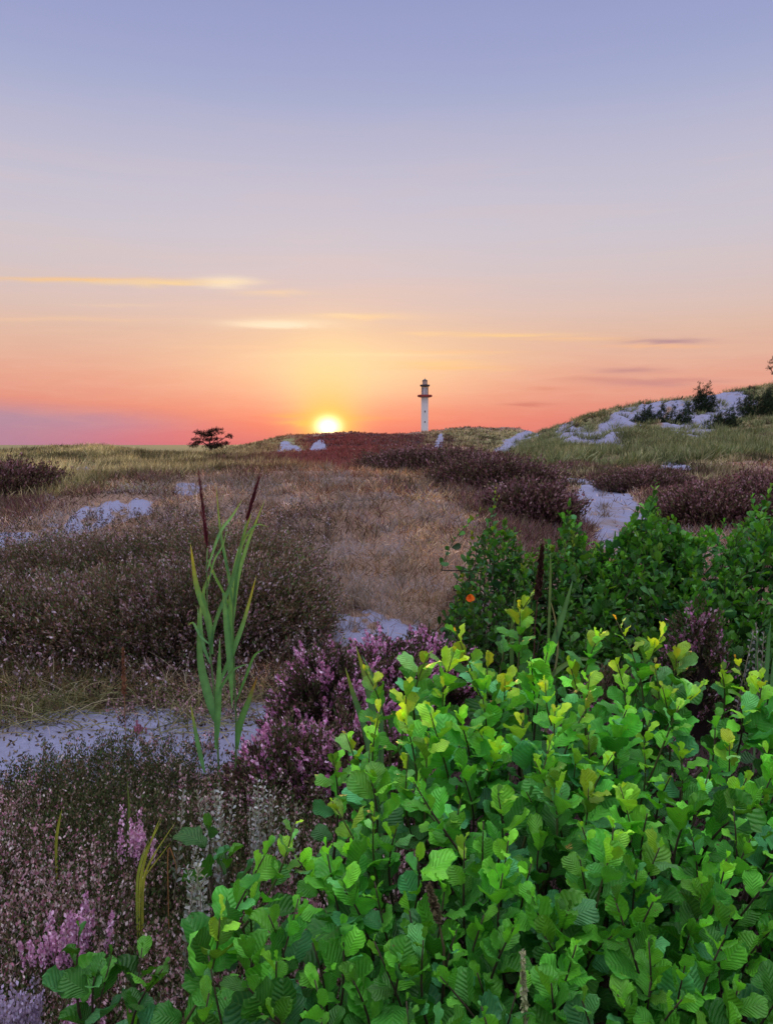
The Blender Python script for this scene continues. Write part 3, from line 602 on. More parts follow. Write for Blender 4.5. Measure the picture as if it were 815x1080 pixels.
# ------------------------------------------------------------------ reeds
def ribbon(name, pts, wmax, c0, c1, parent, origin, mat, tipc=None, fold=.25, peak=.35):
    pts = np.asarray(pts, float); n = 14; ts = np.linspace(0, 1, len(pts)); tt = np.linspace(0, 1, n)
    # smooth resample
    q = np.stack([np.interp(tt, ts, pts[:, i]) for i in range(3)], 1)
    for _ in range(2): q[1:-1] = (q[:-2] + 2 * q[1:-1] + q[2:]) / 4
    tan = nrm(np.gradient(q, axis=0)); view = np.array([.25 * rng.normal(), -1, .3 + .2 * rng.normal()]); side = nrm(np.cross(tan, view[None])); nz_ = nrm(np.cross(side, tan))
    w = wmax * .5 * np.where(tt < peak, .35 + .65 * np.sin(tt / peak * PI / 2), np.cos((tt - peak) / (1 - peak) * PI / 2) ** .8)
    V = np.stack([q - side * w[:, None] + nz_ * w[:, None] * fold, q, q + side * w[:, None] + nz_ * w[:, None] * fold], 1)
    c = np.array(c0)[None] * (1 - tt[:, None]) + np.array(c1)[None] * tt[:, None]
    if tipc is not None: k = sstep(.6, .95, tt)[:, None]; c = c * (1 - k) + np.array(tipc) * k
    C = np.repeat(c[:, None], 3, 1) * np.array([.85, 1.15, 1.0])[None, :, None]; T = []
    for j in range(n - 1):
        for i in range(2): a = j * 3 + i; T += [(a, a + 1, a + 4), (a, a + 4, a + 3)]
    g = Geo(); g.add(V.reshape(-1, 3), T, C.reshape(-1, 3)); return g.build(name, mat, parent, origin)
def reed(label, stem, plume, lvs, Y):
    b0 = P(*stem[0], Y); root = empty('reed', (b0[0], Y, float(H(b0[0], Y))), label, 'reed', 'two tall reeds beside the sand path'); rl = np.array(root.location)
    pts = [rl] + [P(a, b, Y) for a, b in stem]; g = Geo(); tube(g, pts, np.linspace(.0055, .0022, len(pts)), (.12, .22, .07), 6); g.build('stem', M_stem, root, rl)
    a, b = [P(q[0], q[1], Y) for q in plume]; g = Geo(); tube(g, [a, (a + b) / 2, b], [.002, .0018, .001], (.10, .02, .03), 5)
    n = 420; t = rng.random(n); base = a + (b - a) * t[:, None] + rng.normal(size=(n, 3)) * .003
    blades(g, base, (b - a)[None] / np.linalg.norm(b - a) + rng.normal(size=(n, 3)) * .09, .025 + .04 * rng.random(n) * (1 - t), 0.0028 * (1.25 - t), .1, 2, pick([(.13, .02, .035), (.08, .015, .025), (.20, .05, .06)], n), pick([(.16, .03, .045), (.1, .02, .03)], n)); g.build('plume', M_heath, root, rl)
    for (pp, w, tipc, dy) in lvs:
        c0 = np.array((.11, .30, .11)) * random.uniform(.8, 1.25)
        P3 = [P(q[0], q[1], Y + dy * i / max(1, len(pp) - 1)) for i, q in enumerate(pp)]
        ribbon('leaf', P3, w * .8, c0, c0 * np.array([1.3, 1.1, .9]), root, rl, M_reed, tipc)
YL = (.32, .36, .05); BRN = (.30, .16, .04); GYL = (.22, .32, .06)
reed('taller left reed with an upright dark red plume and broad green leaves', [(231, 815), (228, 750), (222, 690), (219, 640), (218, 600), (219, 576)], [(219, 578), (210, 500)],
 [([(224, 690), (221, 655), (207, 620), (201, 572)], .036, YL, -.05), ([(229, 765), (220, 735), (211, 700), (209, 640)], .048, None, .06), ([(228, 790), (230, 750), (231, 715), (232, 672)], .036, None, -.04),
  ([(222, 700), (214, 680), (211, 650), (215, 615)], .022, GYL, .08), ([(221, 690), (228, 650), (246, 615), (257, 565), (264, 584 - 20)], .026, GYL, -.08), ([(216, 815), (209, 785), (201, 742)], .026, YL, .05),
  ([(219, 640), (214, 628), (218, 612), (226, 600)], .014, YL, 0), ([(219, 600), (232, 560), (245, 545), (256, 526)], .018, GYL, .08), ([(226, 740), (236, 720), (247, 705), (262, 700)], .016, None, -.1), ([(222, 680), (212, 672), (204, 655), (198, 660)], .016, GYL, .1), ([(219, 620), (226, 590), (236, 575), (240, 556)], .012, None, -.06)], 3.25)
reed('shorter right reed with a leaning dark red plume and yellow tipped leaves', [(249, 815), (249, 760), (247, 700), (246, 640), (250, 590), (260, 548)], [(260, 549), (273, 504)],
 [([(250, 790), (252, 765), (262, 740), (272, 712)], .036, BRN, -.05), ([(231, 722), (245, 690), (258, 655), (271, 605)], .030, YL, -.06), ([(246, 660), (250, 610), (262, 570), (280, 526)], .022, GYL, .08),
  ([(246, 640), (240, 600), (232, 560), (228, 510)], .016, GYL, .06), ([(236, 625), (241, 670), (244, 710), (245, 748)], .040, None, -.05), ([(220, 590), (228, 610), (240, 632), (247, 660)], .018, None, .04),
  ([(247, 690), (243, 650), (246, 610), (252, 575)], .034, None, .05), ([(247, 640), (250, 600), (258, 560), (266, 540)], .018, GYL, -.04), ([(246, 620), (238, 590), (233, 570), (236, 545)], .012, GYL, .08), ([(249, 740), (260, 712), (268, 690), (280, 684)], .016, None, -.1), ([(252, 585), (262, 560), (272, 552), (284, 556)], .010, GYL, .05)], 3.32)
def grass_plant(name, label, cat, Y, lvs, group=None):
    a0 = lvs[0][0][0]; b0 = P(a0[0], a0[1], Y); root = empty(name, (b0[0], Y, float(H(b0[0], Y))), label, cat, group); rl = np.array(root.location)
    for (pp, w, c, tipc) in lvs:
        P3 = [np.array([P(pp[0][0], pp[0][1], Y)[0], Y, rl[2]])] + [P(q[0], q[1], Y) for q in pp]
        ribbon('blade', P3, w, c, c, root, rl, M_reed, tipc, peak=.5, fold=.6)
GG = (.09, .24, .10)
grass_plant('grass_tuft', 'narrow blue green blades standing between pink heather and alder leaves', 'grass tuft', 2.6,
 [([(392, 800), (385, 765), (372, 730), (364, 703)], .022, GG, GYL), ([(398, 800), (396, 760), (386, 715), (375, 680)], .026, GG, GYL), ([(402, 800), (402, 750), (394, 715), (381, 690)], .018, GG, None)])
grass_plant('grass_tuft', 'arching green reed blades rising behind the tallest alder shoot', 'grass tuft', 2.75,
 [([(540, 720), (539, 680), (541, 650), (544, 620)], .016, (.06, .15, .05), None), ([(575, 720), (578, 660), (580, 600), (580, 583)], .012, (.10, .2, .08), None), ([(560, 730), (578, 690), (592, 650), (604, 610)], .03, (.09, .24, .10), None),
  ([(560, 740), (585, 705), (612, 692), (635, 700)], .018, (.15, .28, .1), None), ([(575, 740), (590, 690), (585, 650), (579, 630)], .008, (.2, .22, .12), None), ([(556, 740), (542, 710), (530, 700)], .014, (.1, .2, .07), None)])
grass_plant('grass_tuft', 'bright yellow grass blades leaning over the near heather', 'grass tuft', 2.2,
 [([(146, 930), (156, 895), (170, 860)], .0055, (.40, .46, .07), None), ([(149, 930), (160, 905), (186, 866)], .0055, (.42, .46, .07), None), ([(144, 930), (152, 900), (166, 875)], .0045, (.34, .42, .07), None), ([(148, 928), (158, 890), (172, 862)], .0045, (.38, .42, .07), None), ([(143, 928), (150, 902), (158, 884)], .004, (.3, .4, .07), None), ([(150, 926), (166, 896), (180, 874)], .004, (.42, .44, .08), None), ([(148, 930), (165, 908), (182, 886)], .004, (.36, .4, .07), None), ([(176, 885), (184, 905), (188, 922)], .004, (.3, .16, .08), None)])
grass_plant('grass_tuft', 'single thin yellow green blade left of the yellow tuft', 'grass tuft', 2.5, [([(59, 890), (62, 870), (66, 852)], .010, (.26, .30, .05), None)])
grass_plant('grass_tuft', 'thin upright green blade below the pink patch on the path', 'grass tuft', 2.7, [([(136, 882), (137, 850), (134, 820)], .009, (.14, .2, .06), None)])
grass_plant('grass_tuft', 'green blades at the right frame edge in front of the dark leaves', 'grass tuft', 3.0, [([(806, 720), (808, 690), (812, 655)], .02, (.10, .26, .10), None), ([(798, 720), (797, 690), (799, 668)], .012, (.10, .22, .10), None), ([(812, 720), (816, 690), (822, 660)], .018, (.10, .26, .10), None)])

# ------------------------------------------------------------------ seed stalks
def stalk(label, pts, Y, s0, rad, col, hcol, L=.02, name='seed_stalk', n=240):
    q = [P(a, b, Y) for a, b in pts]; root = empty(name, (q[0][0], Y, float(H(q[0][0], Y))), label, 'seed stalk'); rl = np.array(root.location)
    g = Geo(); tube(g, [rl] + q, np.linspace(.0035, .0015, len(q) + 1), col, 5); g.build('stem', M_stem, root, rl)
    a, b = P(*s0, Y), q[-1]; g = Geo(); t = rng.random(n); base = a + (b - a) * t[:, None] + rng.normal(size=(n, 3)) * rad * .35 * (1 - .6 * t[:, None])
    specks(g, base, rad * .9, pick([hcol, np.array(hcol) * .6], n, a=.3), 1.8, np.broadcast_to(b - a, (n, 3)) * 6); g.build('seed_head', M_heath, root, rl)
stalk('slim brown seed stalk standing on the sand path left of the reeds', [(133, 800), (132, 750), (130, 684)], 3.9, (131, 733), .013, (.26, .13, .06), (.30, .14, .08))
stalk('dark brown dock stalk above the tallest alder shoot', [(562, 720), (564, 660), (572, 575)], 2.7, (566, 630), .014, (.08, .035, .025), (.06, .025, .02))
stalk('brownish seed head sunk among the near alder leaves', [(468, 1000), (463, 975), (452, 935)], 1.36, (463, 972), .010, (.12, .10, .05), (.16, .13, .07))
stalk('pale cream seed stalk at the bottom centre before the dark leaves', [(553, 1085), (554, 1060), (551, 1004)], 1.2, (553, 1075), .008, (.3, .32, .15), (.5, .52, .3), n=120)

# ------------------------------------------------------------------ silver leaved sprigs
def silver(label, px0, px1, t0, t1, Y, ns, hgt, group='silver leaved sprigs in the near heather', dk=1.):
    xm = ((px0 + px1) / 2 - 407.5) / F * Y; root = empty('silver_leaved_plant', (xm, Y, float(H(xm, Y))), label, 'plant', group); rl = np.array(root.location)
    for i in range(ns):
        g = Geo(); gl = Geo(); a = px0 + (px1 - px0) * (i + .5) / ns + rng.normal() * 4; b = random.uniform(t0, t1); Yd = Y + rng.normal() * .12
        T = P(a, b, Yd); B = T + np.array([rng.normal() * .03, rng.normal() * .03, -hgt]); B[2] = max(B[2], float(H(B[0], B[1])))
        tube(g, [B, (B + T) / 2 + rng.normal(size=3) * .008, T], [.002, .0016, .001], (.2, .17, .13), 4)
        m = 34; t = .15 + .85 * np.arange(m) / m; p = B + (T - B) * t[:, None]; ph = np.arange(m) * 2.4; rad = np.stack([np.cos(ph), np.sin(ph), np.full(m, .9)], 1) + rng.normal(size=(m, 3)) * .2
        c = pick([(.45, .48, .50), (.32, .37, .36), (.55, .55, .58), (.24, .30, .24)], m, a=.2) * dk * (.45 + .6 * t[:, None])
        leaves(gl, p + nrm(rad) * .003, rad, rdir(m), np.full(m, .021) * (1.1 - .45 * t), c, TPL_LO[:3], np.full(m, .62))
        st = g.build('stem', M_stem, root, rl); gl.build('leaves', M_herb, st, rl)
silver('dense clump of silver leaved sprigs left of the small alder sapling', 193, 232, 822, 880, 2.35, 9, .36)
silver('pale cream leaved sprigs between the reed bases and the alder', 250, 305, 815, 870, 2.5, 11, .36, dk=.95)
silver('low silver sprigs under the small alder sapling', 192, 222, 900, 940, 1.95, 6, .24)
silver('few silver sprigs shaded beneath the left alder branches', 275, 312, 958, 1010, 1.55, 5, .22, dk=.7)
silver('grey leaved stem at the right frame edge', 792, 812, 655, 690, 3.1, 3, .4, None, .6)
# bright pink heather head at lower left
def bloom(label, px, py, Y, r, hh, n=70, cols=PINK, group=None):
    c = P(px, py, Y); x = c[0]; root = empty('heather_tuft', (x, Y, float(H(x, Y))), label, 'heather', group); rl = np.array(root.location); gs, gf = Geo(), Geo()
    q = rng.normal(size=(n, 2)) * r * .5; base = np.stack([x + q[:, 0], Y + q[:, 1], np.full(n, c[2] - hh)], 1)
    sprigs(gs, gf, base, np.stack([q[:, 0] * 2, q[:, 1] * 2, np.ones(n)], 1), hh * (.7 + .5 * rng.random(n)), 80, .0068, (.09, .05, .04), LEAFC, cols, 1.0)
    gs.build('foliage', M_heath, root, rl); gf.build('blossom', M_heath, root, rl)
VP = [(.62, .34, .56), (.70, .48, .66), (.48, .22, .42)]
bloom('vivid pink heather head above the dark sapling at the lower left', 72, 975, 1.72, .060, .13, 46, VP, 'bright heather heads in the near carpet')
bloom('lilac heather head in the bottom left corner', 15, 1055, 1.7, .05, .2, 26, [(.5, .42, .62), (.4, .32, .5)], 'bright heather heads in the near carpet')
bloom('small pink heather head right beside the yellow blades', 142, 870, 2.3, .035, .2, 16, VP, 'bright heather heads in the near carpet')
bloom('tiny rosy heather clump on the sand beside the brown seed stalk', 143, 766, 4.3, .06, .10, 18, [(.5, .2, .3), (.4, .15, .22)], 'bright heather heads in the near carpet')
bloom('faint lilac heather head left of the lowest sapling leaf', 88, 1060, 1.7, .035, .2, 12, VP, 'bright heather heads in the near carpet')

# orange rose hip / leaf on the loose alder
c = P(495, 631, 4.45); root = empty('orange_flower', (c[0], 4.45, c[2] - .03), 'single orange flower at the left edge of the loose alder shrub', 'flower'); rl = np.array(root.location)
for i in range(6):
    a = i * PI / 3; V, T, U = TPL_LO[0]; g = Geo(); d = np.array([[math.cos(a), -.35, math.sin(a)]]); leaves(g, np.array([c]) - d * .002, d, np.array([[0, -1., .35]]), np.array([random.uniform(.022, .032)]), np.array([[.9, random.uniform(.12, .22), .02]]), TPL_LO, np.array([1.1])); g.build('petal', M_herb, root, rl)
g = Geo(); tube(g, [c + np.array([.0, .0, 0]), c + np.array([.03, .05, -.15]), c + np.array([.06, .08, -.4])], [.002, .002, .003], (.06, .10, .03), 5); g.build('stem', M_stem, root, rl)

# ------------------------------------------------------------------ pines
def pine(name, label, px, Y, base_off, limbs, pads, group=None, trunk=None, needle=(.035, .045, .02), nn=900, up=.6, cat='tree'):
    """limbs/pads in metres relative to the base: pads (x, z, rx, rz)"""
    x = (px - 407.5) / F * Y; root = empty(name, (x, Y, float(H(x, Y)) + base_off), label, cat, group)
    g = Geo()
    for pts, r0, r1 in limbs:
        q = np.array([(a, rng.normal() * .05, b) for a, b in pts]); tube(g, q, np.linspace(r0, r1, len(q)), (.07, .045, .035), 6)
    g.build('trunk', M_stem, root); g = Geo()
    for (a, b, rx, rz) in pads:
        m = max(30, int(nn * rx * rz)); q = rdir(m) * (rng.random((m, 1)) ** .4) * np.array([rx, rx * .9, rz]) * .9
        cl = q[rng.integers(0, max(8, m // 9), m)] * .85 + rng.normal(size=(m, 3)) * .06
        col = pick([needle, np.array(needle) * .5, np.array(needle) * 1.7], m)
        blades(g, cl + np.array([a, 0, b]), rng.normal(size=(m, 3)) * .7 + np.array([.25, 0, up]), .10 + .16 * rng.random(m), .055, .1, 1, col * .8, col)
    g.build('crown', M_far, root); return root
s = 70 / F   # metres per photo pixel at that distance
pine('pine_tree', 'lone windswept flat topped pine on the dune left of the sun', 222, 70, .3,
  [([(0.15, -.3), (.1, .6), (.0, 1.1), (.25, 1.9)], .10, .05), ([(.08, .7), (-.6, 1.1), (-1.3, 1.3)], .06, .03), ([(.05, 1.0), (.8, 1.2), (1.6, 1.7)], .05, .02), ([(.1, .8), (.7, .9), (1.2, .8)], .05, .02), ([(0, 1.1), (-.5, 1.6), (-.8, 1.8)], .04, .02)],
  [(.65, 2.25, .8, .2), (.1, 2.05, .9, .25), (-.5, 1.75, 1.0, .25), (-1.25, 1.4, .7, .15), (.0, 1.8, 1., .2), (1.75, 1.65, .55, .25), (-1.5, .85, .7, .28), (-.9, 1.1, .6, .25), (.9, .85, 1.0, .35), (.2, .75, 1.1, .35), (1.4, 1.05, .6, .22), (.7, 1.4, .5, .16), (-.3, 1.3, .5, .14), (-.9, 1.95, .7, .22), (1.0, 2.0, .4, .18), (0, 1.35, .9, .2)], nn=1700, needle=(.035, .024, .018))
pine('juniper_bush', 'low dark bush at the foot of the lone pine', 208, 69, -.15, [([(0, 0), (0, .3)], .05, .03)], [(-.3, .15, 1.4, .4), (.6, .2, 1.2, .45), (-1.0, .05, .9, .3)], needle=(.04, .03, .022), cat='bush')
GB = 'dark pines on the right dune'
def bush(label, px, Y, w, h, seed, nm='pine_bush', off=0., lean=.3):
    r = random.Random(seed); limbs = []; pads = []
    for i in range(int(7 + w * 2.2)):
        a = r.uniform(-.5, .5) * w; hh = h * (1 - (abs(a) / (w * .62)) ** 2 * .7) * r.uniform(.5, 1); limbs.append(([(a * .5, 0), (a * .8, hh * .5), (a + lean * hh * .3, hh)], .05, .02))
        pads.append((a + lean * hh * .2, hh * .5, .95, hh * .5 + .2)); pads.append((a + lean * hh * .35, hh * .92, .42, .6)); pads.append((a * .8, hh * .2, 1., .5))
    return pine(nm, label, px, Y, off, limbs, pads, GB, nn=420, needle=(.03, .05, .025), up=1.1, cat='bush')
bush('spreading dark pine bush lying across the sand of the right dune', 697, 80, 6.0, 2.6, 1, off=-.2)
bush('spiky upright pine bush on the crest right of the spreading one', 734, 86, 3.0, 3.9, 2, off=-.1)
bush('rounded dark pine bush low on the sand patch of the right dune', 760, 70, 2.8, 2.6, 3, off=-.3)
bush('broad dark pine bush on the crest near the right frame edge', 800, 80, 6.0, 4.0, 4, off=-.2)
bush('dark pine bush cut by the right frame edge', 828, 84, 5.0, 4.6, 5, off=0.)
pine('pine_tree', 'tall thin pine leaning into the picture at the right frame edge', 813, 99, .2, [([(0, -1), (.1, 1.5), (-.4, 3.2)], .12, .05), ([(0, 1.5), (-.7, 2.4), (-1, 2.6)], .06, .03)],
  [(-.5, 3.3, .9, .4), (-.9, 2.6, .8, .35), (.3, 3.0, 1., .4), (.3, 2.0, 1.3, .5), (-.2, 3.8, .6, .3)], GB, needle=(.035, .03, .02), nn=700)
for (px, Y, w, h, lb) in [(600, 99, 1.6, .6, 'tiny dark shrub low on the ridge of the right dune'), (628, 100, 1.2, .6, 'tiny dark shrub midway along the right dune ridge'), (676, 101, 1.4, 1.1, 'small dark shrub on the ridge left of the spreading pine')]:
    pine('ridge_shrub', lb, px, Y, -.1, [([(0, 0), (0, h)], .04, .02)], [(-w * .3, h * .4, w * .5, h * .6), (w * .2, h * .6, w * .5, h * .5)], 'small shrubs on the dune ridge', nn=500, cat='bush')

# ------------------------------------------------------------------ lighthouse
YL_ = 600.0; m1 = YL_ / F; lx = (447.5 - 407.5) * m1
zr = lambda py: float(P(447.5, py, YL_)[2])
lz = float(H(lx, YL_)) - .5; root = empty('lighthouse', (lx, YL_, lz), 'slender white lighthouse with a dark red gallery standing behind the dune ridge', 'lighthouse')
def lpart(name, prof, mat, n=32, par=root):
    g = Geo(); lathe(g, [(r, z - lz) for r, z in prof], (1, 1, 1), n=n); return g.build(name, mat, par, smooth=False)
zg0, zg1 = zr(418.6), zr(416.0)
tw = lpart('tower', [(3.4, lz), (3.3, lz + 2), (2.75, lz + 8), (2.7, zg0)], M_white, 12)
lpart('gallery', [(2.7, zg0 - .6), (5.2, zg0 - .1), (5.6, zg0 + .1), (5.6, zg1 - .4), (5.4, zg1 - .4), (5.4, zg0 + .9), (2.5, zg0 + .9)], M_red)
lpart('watch_room', [(2.1, zg0 + .9), (2.1, zr(408.5))], M_white, 12)
for k in range(8):
    g = Geo(); a = k * PI / 4 + .2; tube(g, [(2.5 * math.cos(a), 2.5 * math.sin(a), zg0 + .9 - lz), (2.5 * math.cos(a), 2.5 * math.sin(a), zr(407.6) - lz)], .22, (.1, .06, .07), 6); g.build('column', M_dark, root)
u0 = zr(407.6); lpart('upper_gallery', [(2.2, u0 - .2), (3.4, u0), (3.75, u0 + .3), (3.75, u0 + 1.3), (3.65, u0 + 1.3), (3.65, u0 + .5), (1.6, u0 + .5)], M_dark)
l0 = u0 + .5; l1 = zr(401.6); lpart('lantern', [(1.75, l0), (1.75, l1)], M_glass, 10)
for k in range(10):
    g = Geo(); a = k * PI / 5; tube(g, [(1.8 * math.cos(a), 1.8 * math.sin(a), l0 - lz), (1.8 * math.cos(a), 1.8 * math.sin(a), l1 - lz)], .09, (.1, .1, .1), 4); g.build('lantern_bar', M_dark, root)
rf = lpart('roof', [(2.1, l1 - .05), (1.9, l1 + .35), (.5, l1 + 1.3), (.12, l1 + 1.5), (.12, l1 + 2.2), (0.02, l1 + 2.3)], M_dark, 16)
for zz in (lz + 14, lz + 22, lz + 30):
    g = Geo(); V = np.array([(-.4, -2.86, 0), (.4, -2.86, 0), (.4, -2.86, 1.3), (-.4, -2.86, 1.3), (-.4, -2.6, 0), (.4, -2.6, 0), (.4, -2.6, 1.3), (-.4, -2.6, 1.3)]) + np.array([0, 0, zz - lz]); T = [(0, 1, 2), (0, 2, 3), (4, 5, 1), (4, 1, 0), (3, 2, 6), (3, 6, 7), (1, 5, 6), (1, 6, 2), (4, 0, 3), (4, 3, 7)]
    g.add(V, T, (1, 1, 1)); g.build('window', M_dark, tw, smooth=False)

# ------------------------------------------------------------------ world
sd = np.array([float(v) for v in P(346, 449, 1.0) - np.array([0, 0, E])]); sd /= np.linalg.norm(sd)
el_s = math.asin(sd[2]); az_s = math.atan2(sd[0], sd[1])
w = bpy.data.worlds.new('World'); sc.world = w; w.use_nodes = True; nt = w.node_tree; nt.nodes.clear(); L = nt.links.new
out = N(nt, 'ShaderNodeOutputWorld'); bg = N(nt, 'ShaderNodeBackground'); L(bg.outputs[0], out.inputs[0])
tc = N(nt, 'ShaderNodeTexCoord'); vn = N(nt, 'ShaderNodeVectorMath', operation='NORMALIZE'); L(tc.outputs['Generated'], vn.inputs[0]); sx = N(nt, 'ShaderNodeSeparateXYZ'); L(vn.outputs[0], sx.inputs[0])
zc = sx.outputs[2]; az = math_(nt, 'SUBTRACT', math_(nt, 'ARCTAN2', sx.outputs[0], sx.outputs[1]), az_s)     # azimuth from the sun, radians
elv = math_(nt, 'ARCSINE', zc)
def elev(py): return math.atan((540 - py) / F) - PITCH
def ramp(stops, fac, scale):
    r = N(nt, 'ShaderNodeValToRGB'); cr = r.color_ramp
    cr.elements.remove(cr.elements[1]); cr.elements[0].position = 0.; cr.elements[0].color = (*[float(q) for q in stops[0][1]], 1)
    for p, c in stops:
        e = cr.elements.new(min(1, max(.0005, p * scale))); e.color = (*[float(q) for q in c], 1)
    L(math_(nt, 'MULTIPLY', fac, scale), r.inputs[0]); return r.outputs[0]
SK = [(472, (220, 114, 116)), (445, (226, 130, 122)), (425, (228, 145, 131)), (400, (231, 163, 144)), (380, (229, 177, 157)), (355, (225, 186, 168)), (330, (221, 194, 186)), (290, (213, 198, 202)), (250, (206, 199, 210)), (210, (200, 195, 212)), (180, (194, 191, 212)), (140, (183, 184, 212)), (100, (168, 175, 211)), (60, (160, 167, 209)), (0, (152, 160, 205))]
sky = ramp([(elev(p), lin(*c)) for p, c in SK] + [(math.radians(29.5), lin(151, 159, 204))], elv, 1 / math.radians(90))
# high sky overhead, out of view: brightened beyond real dusk as added fill light
hi = N(nt, 'ShaderNodeMapRange'); hi.interpolation_type = 'SMOOTHSTEP'; hi.inputs[1].default_value = math.radians(31); hi.inputs[2].default_value = math.radians(66); L(elv, hi.inputs[0])
sky = mixc(nt, hi.outputs[0], sky, (2.30, 2.33, 2.55))
# the anti-sun side is a soft pale violet
bk = N(nt, 'ShaderNodeMapRange'); bk.interpolation_type = 'SMOOTHSTEP'; bk.inputs[1].default_value = -.15; bk.inputs[2].default_value = -.7; L(sx.outputs[1], bk.inputs[0])
sky = mixc(nt, math_(nt, 'MULTIPLY', bk.outputs[0], math_(nt, 'SUBTRACT', 1., hi.outputs[0])), sky, (.62, .60, .78))
def gauss(cx, cy, rx, ry, src=None):
    a = math_(nt, 'DIVIDE', math_(nt, 'SUBTRACT', src[0] if src else az, cx), rx); b = math_(nt, 'DIVIDE', math_(nt, 'SUBTRACT', src[1] if src else elv, cy), ry)
    return math_(nt, 'EXPONENT', math_(nt, 'MULTIPLY', math_(nt, 'ADD', math_(nt, 'MULTIPLY', a, a), math_(nt, 'MULTIPLY', b, b)), -1.))
ysafe = math_(nt, 'MAXIMUM', sx.outputs[1], .05); TX = math_(nt, 'DIVIDE', sx.outputs[0], ysafe); TZ = math_(nt, 'DIVIDE', zc, ysafe)   # position of a direction on a vertical plane to the north
def tp(px, py):
    dx, dy, dz = ray(px, py); return float(dx / dy), float(dz / dy)
def azp(px): return math.atan((px - 407.5) / F) - az_s
# noise in sky coordinates (stretched along the horizon) for streaks
cb = N(nt, 'ShaderNodeCombineXYZ'); L(math_(nt, 'MULTIPLY', az, 2.2), cb.inputs[0]); L(math_(nt, 'MULTIPLY', elv, 26.), cb.inputs[1])
n1 = N(nt, 'ShaderNodeTexNoise'); n1.inputs['Scale'].default_value = 1.6; n1.inputs['Detail'].default_value = 6; n1.inputs['Distortion'].default_value = .4; L(cb.outputs[0], n1.inputs['Vector'])
cb2 = N(nt, 'ShaderNodeCombineXYZ'); L(math_(nt, 'MULTIPLY', az, 14), cb2.inputs[0]); L(math_(nt, 'MULTIPLY', elv, 90.), cb2.inputs[1])
n2 = N(nt, 'ShaderNodeTexNoise'); n2.inputs['Scale'].default_value = 1.; n2.inputs['Detail'].default_value = 5; n2.inputs['Distortion'].default_value = .8; L(cb2.outputs[0], n2.inputs['Vector'])
wz0 = math_(nt, 'ADD', elv, math_(nt, 'MULTIPLY', math_(nt, 'SUBTRACT', n2.outputs[0], .5), .010)); wz = math_(nt, 'ADD', TZ, math_(nt, 'MULTIPLY', math_(nt, 'SUBTRACT', n2.outputs[0], .5), .009)); wa = math_(nt, 'ADD', TX, math_(nt, 'MULTIPLY', math_(nt, 'SUBTRACT', n1.outputs[0], .5), .10)); WS = (wa, wz)
# thin streaky veil
st = N(nt, 'ShaderNodeMapRange'); st.inputs[1].default_value = .48; st.inputs[2].default_value = .75; L(n1.outputs[0], st.inputs[0])
low = gauss(0, elev(330), 3., .17)
sky = mixc(nt, math_(nt, 'MULTIPLY', math_(nt, 'MULTIPLY', st.outputs[0], low), .22), sky, tuple(lin(238, 200, 175)))
# warm glow column above the sun and haze bank at the left
sky = mixc(nt, math_(nt, 'MULTIPLY', gauss(0.03, elev(385), .17, .045), .75), sky, tuple(lin(250, 222, 172)))
sky = mixc(nt, math_(nt, 'MULTIPLY', gauss(.0, elev(446), .20, .020), .35), sky, tuple(lin(236, 108, 92)))
hb = N(nt, 'ShaderNodeMapRange'); hb.interpolation_type = 'SMOOTHSTEP'; hb.inputs[1].default_value = elev(422); hb.inputs[2].default_value = elev(447); 
L(math_(nt, 'ADD', wz0, math_(nt, 'MULTIPLY', math_(nt, 'ADD', az, .35), .06)), hb.inputs[0])
ls = N(nt, 'ShaderNodeMapRange'); ls.interpolation_type = 'SMOOTHSTEP'; ls.inputs[1].default_value = azp(300); ls.inputs[2].default_value = azp(90); L(az, ls.inputs[0])
bank = mixc(nt, gauss(azp(230), elev(465), .20, .022), tuple(lin(166, 144, 172)), tuple(lin(216, 118, 134)))
sky = mixc(nt, math_(nt, 'MULTIPLY', math_(nt, 'MULTIPLY', hb.outputs[0], ls.outputs[0]), .85), sky, bank)
fs = N(nt, 'ShaderNodeMapRange'); fs.inputs[1].default_value = .40; fs.inputs[2].default_value = .72; L(n2.outputs[0], fs.inputs[0])
sky = mixc(nt, math_(nt, 'MULTIPLY', math_(nt, 'MULTIPLY', fs.outputs[0], gauss(0, elev(385), 3., .075)), .16), sky, tuple(lin(246, 202, 176)))
sky = mixc(nt, math_(nt, 'MULTIPLY', gauss(tp(346, 400)[0], tp(346, 400)[1], .055, .062, (TX, TZ)), .55), sky, tuple(lin(254, 226, 168)))
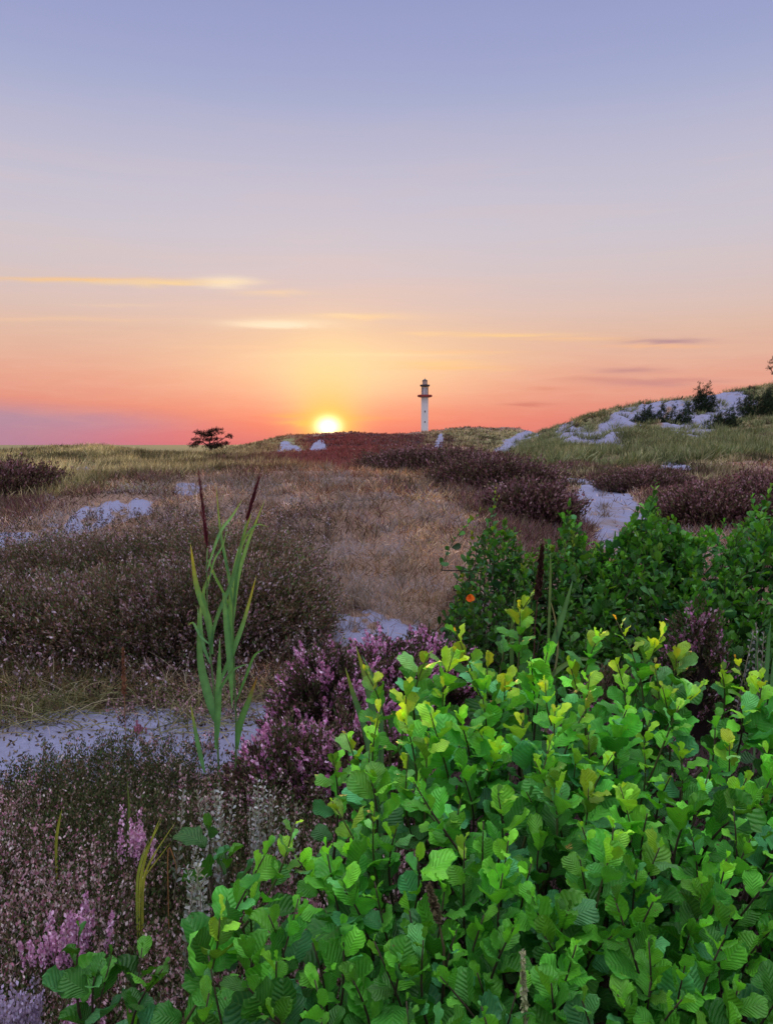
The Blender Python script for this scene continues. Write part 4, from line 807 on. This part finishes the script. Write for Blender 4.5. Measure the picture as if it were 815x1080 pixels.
# individual streak clouds, (px, py, rx, ry, colour, amount)
for (px, py, rx, ry, c, am) in [(292, 341, 44, 3.6, (255, 240, 214), 1.), (296, 342, 30, 2.6, (255, 246, 226), 1.), (300, 341, 70, 7, (248, 216, 176), .5), (228, 298, 24, 5.5, (255, 236, 205), .95), (70, 295, 90, 2.4, (250, 200, 140), .9), (160, 298, 70, 3.2, (248, 212, 160), .9), (285, 309, 40, 3, (246, 212, 172), .7), (385, 334, 50, 3, (250, 212, 164), .75), (360, 333, 20, 2, (252, 222, 176), .6),
    (455, 383, 50, 3, (252, 204, 140), .6), (470, 388, 60, 2.4, (250, 196, 134), .6), (455, 352, 30, 2, (250, 208, 160), .7), (545, 353, 60, 2.2, (250, 206, 150), .8), (610, 358, 60, 2.2, (246, 196, 150), .8), (700, 360, 38, 2.6, (182, 140, 150), .9), (690, 365, 50, 2, (246, 186, 145), .7), (665, 391, 36, 3, (188, 134, 140), .75), (640, 400, 50, 3.5, (206, 136, 128), .6), (690, 404, 50, 4, (196, 134, 138), .65), (735, 401, 50, 2.2, (205, 138, 134), .6), (555, 426, 26, 2.4, (205, 122, 116), .8), (570, 410, 20, 2, (214, 136, 118), .5),
    (60, 337, 90, 2.4, (244, 200, 166), .6), (120, 322, 60, 2, (236, 204, 180), .5), (318, 446, 22, 3, (255, 190, 110), .8), (312, 438, 26, 2, (255, 170, 100), .6), (385, 441, 30, 2.6, (252, 165, 110), .6), (480, 372, 60, 2, (250, 196, 144), .5), (380, 374, 80, 2, (252, 224, 176), .6), (270, 366, 70, 2, (244, 200, 166), .5)]:
    tx_, tz_ = tp(px, py); gs_ = gauss(tx_, tz_, rx / F, ry / F, WS); gs_ = math_(nt, 'MULTIPLY', gs_, math_(nt, 'MULTIPLY_ADD', n2.outputs[0], 1.2, .35), clamp=True)
    sky = mixc(nt, math_(nt, 'MULTIPLY', gs_, am), sky, tuple(lin(*c)))
# sun glow
sky = mixc(nt, math_(nt, 'MULTIPLY', gauss(0, el_s + .018, .038, .045), .6), sky, tuple(lin(255, 200, 115)))
sky = mixc(nt, math_(nt, 'MULTIPLY', gauss(0, el_s, .030, .022), 1.), sky, tuple(lin(255, 205, 70)))
sky = mixc(nt, math_(nt, 'MULTIPLY', gauss(0, el_s - .0012, .0135, .0108), 1., clamp=True), sky, (3.2, 2.7, 1.6))
# physical sky adds its own tint
nsk = N(nt, 'ShaderNodeTexSky'); nsk.sky_type = 'NISHITA'; nsk.sun_disc = False; nsk.sun_elevation = el_s; nsk.sun_rotation = az_s; nsk.dust_density = 2.
skn = N(nt, 'ShaderNodeVectorMath', operation='SCALE'); L(nsk.outputs[0], skn.inputs[0]); skn.inputs['Scale'].default_value = .012
sm = N(nt, 'ShaderNodeVectorMath', operation='ADD'); sc2 = N(nt, 'ShaderNodeVectorMath', operation='SCALE'); L(sky, sc2.inputs[0]); sc2.inputs['Scale'].default_value = .94
L(sc2.outputs[0], sm.inputs[0]); L(skn.outputs[0], sm.inputs[1]); L(sm.outputs[0], bg.inputs[0]); bg.inputs[1].default_value = 1.

sl = bpy.data.lights.new('sun', 'SUN'); so = bpy.data.objects.new('sun', sl); COL.objects.link(so); sl.energy = 2.0; sl.angle = math.radians(.6); sl.color = (1., .42, .18)
from mathutils import Vector
so.rotation_euler = Vector((-sd[0], -sd[1], -sd[2])).to_track_quat('-Z', 'Y').to_euler(); so.location = (0, 0, 30)
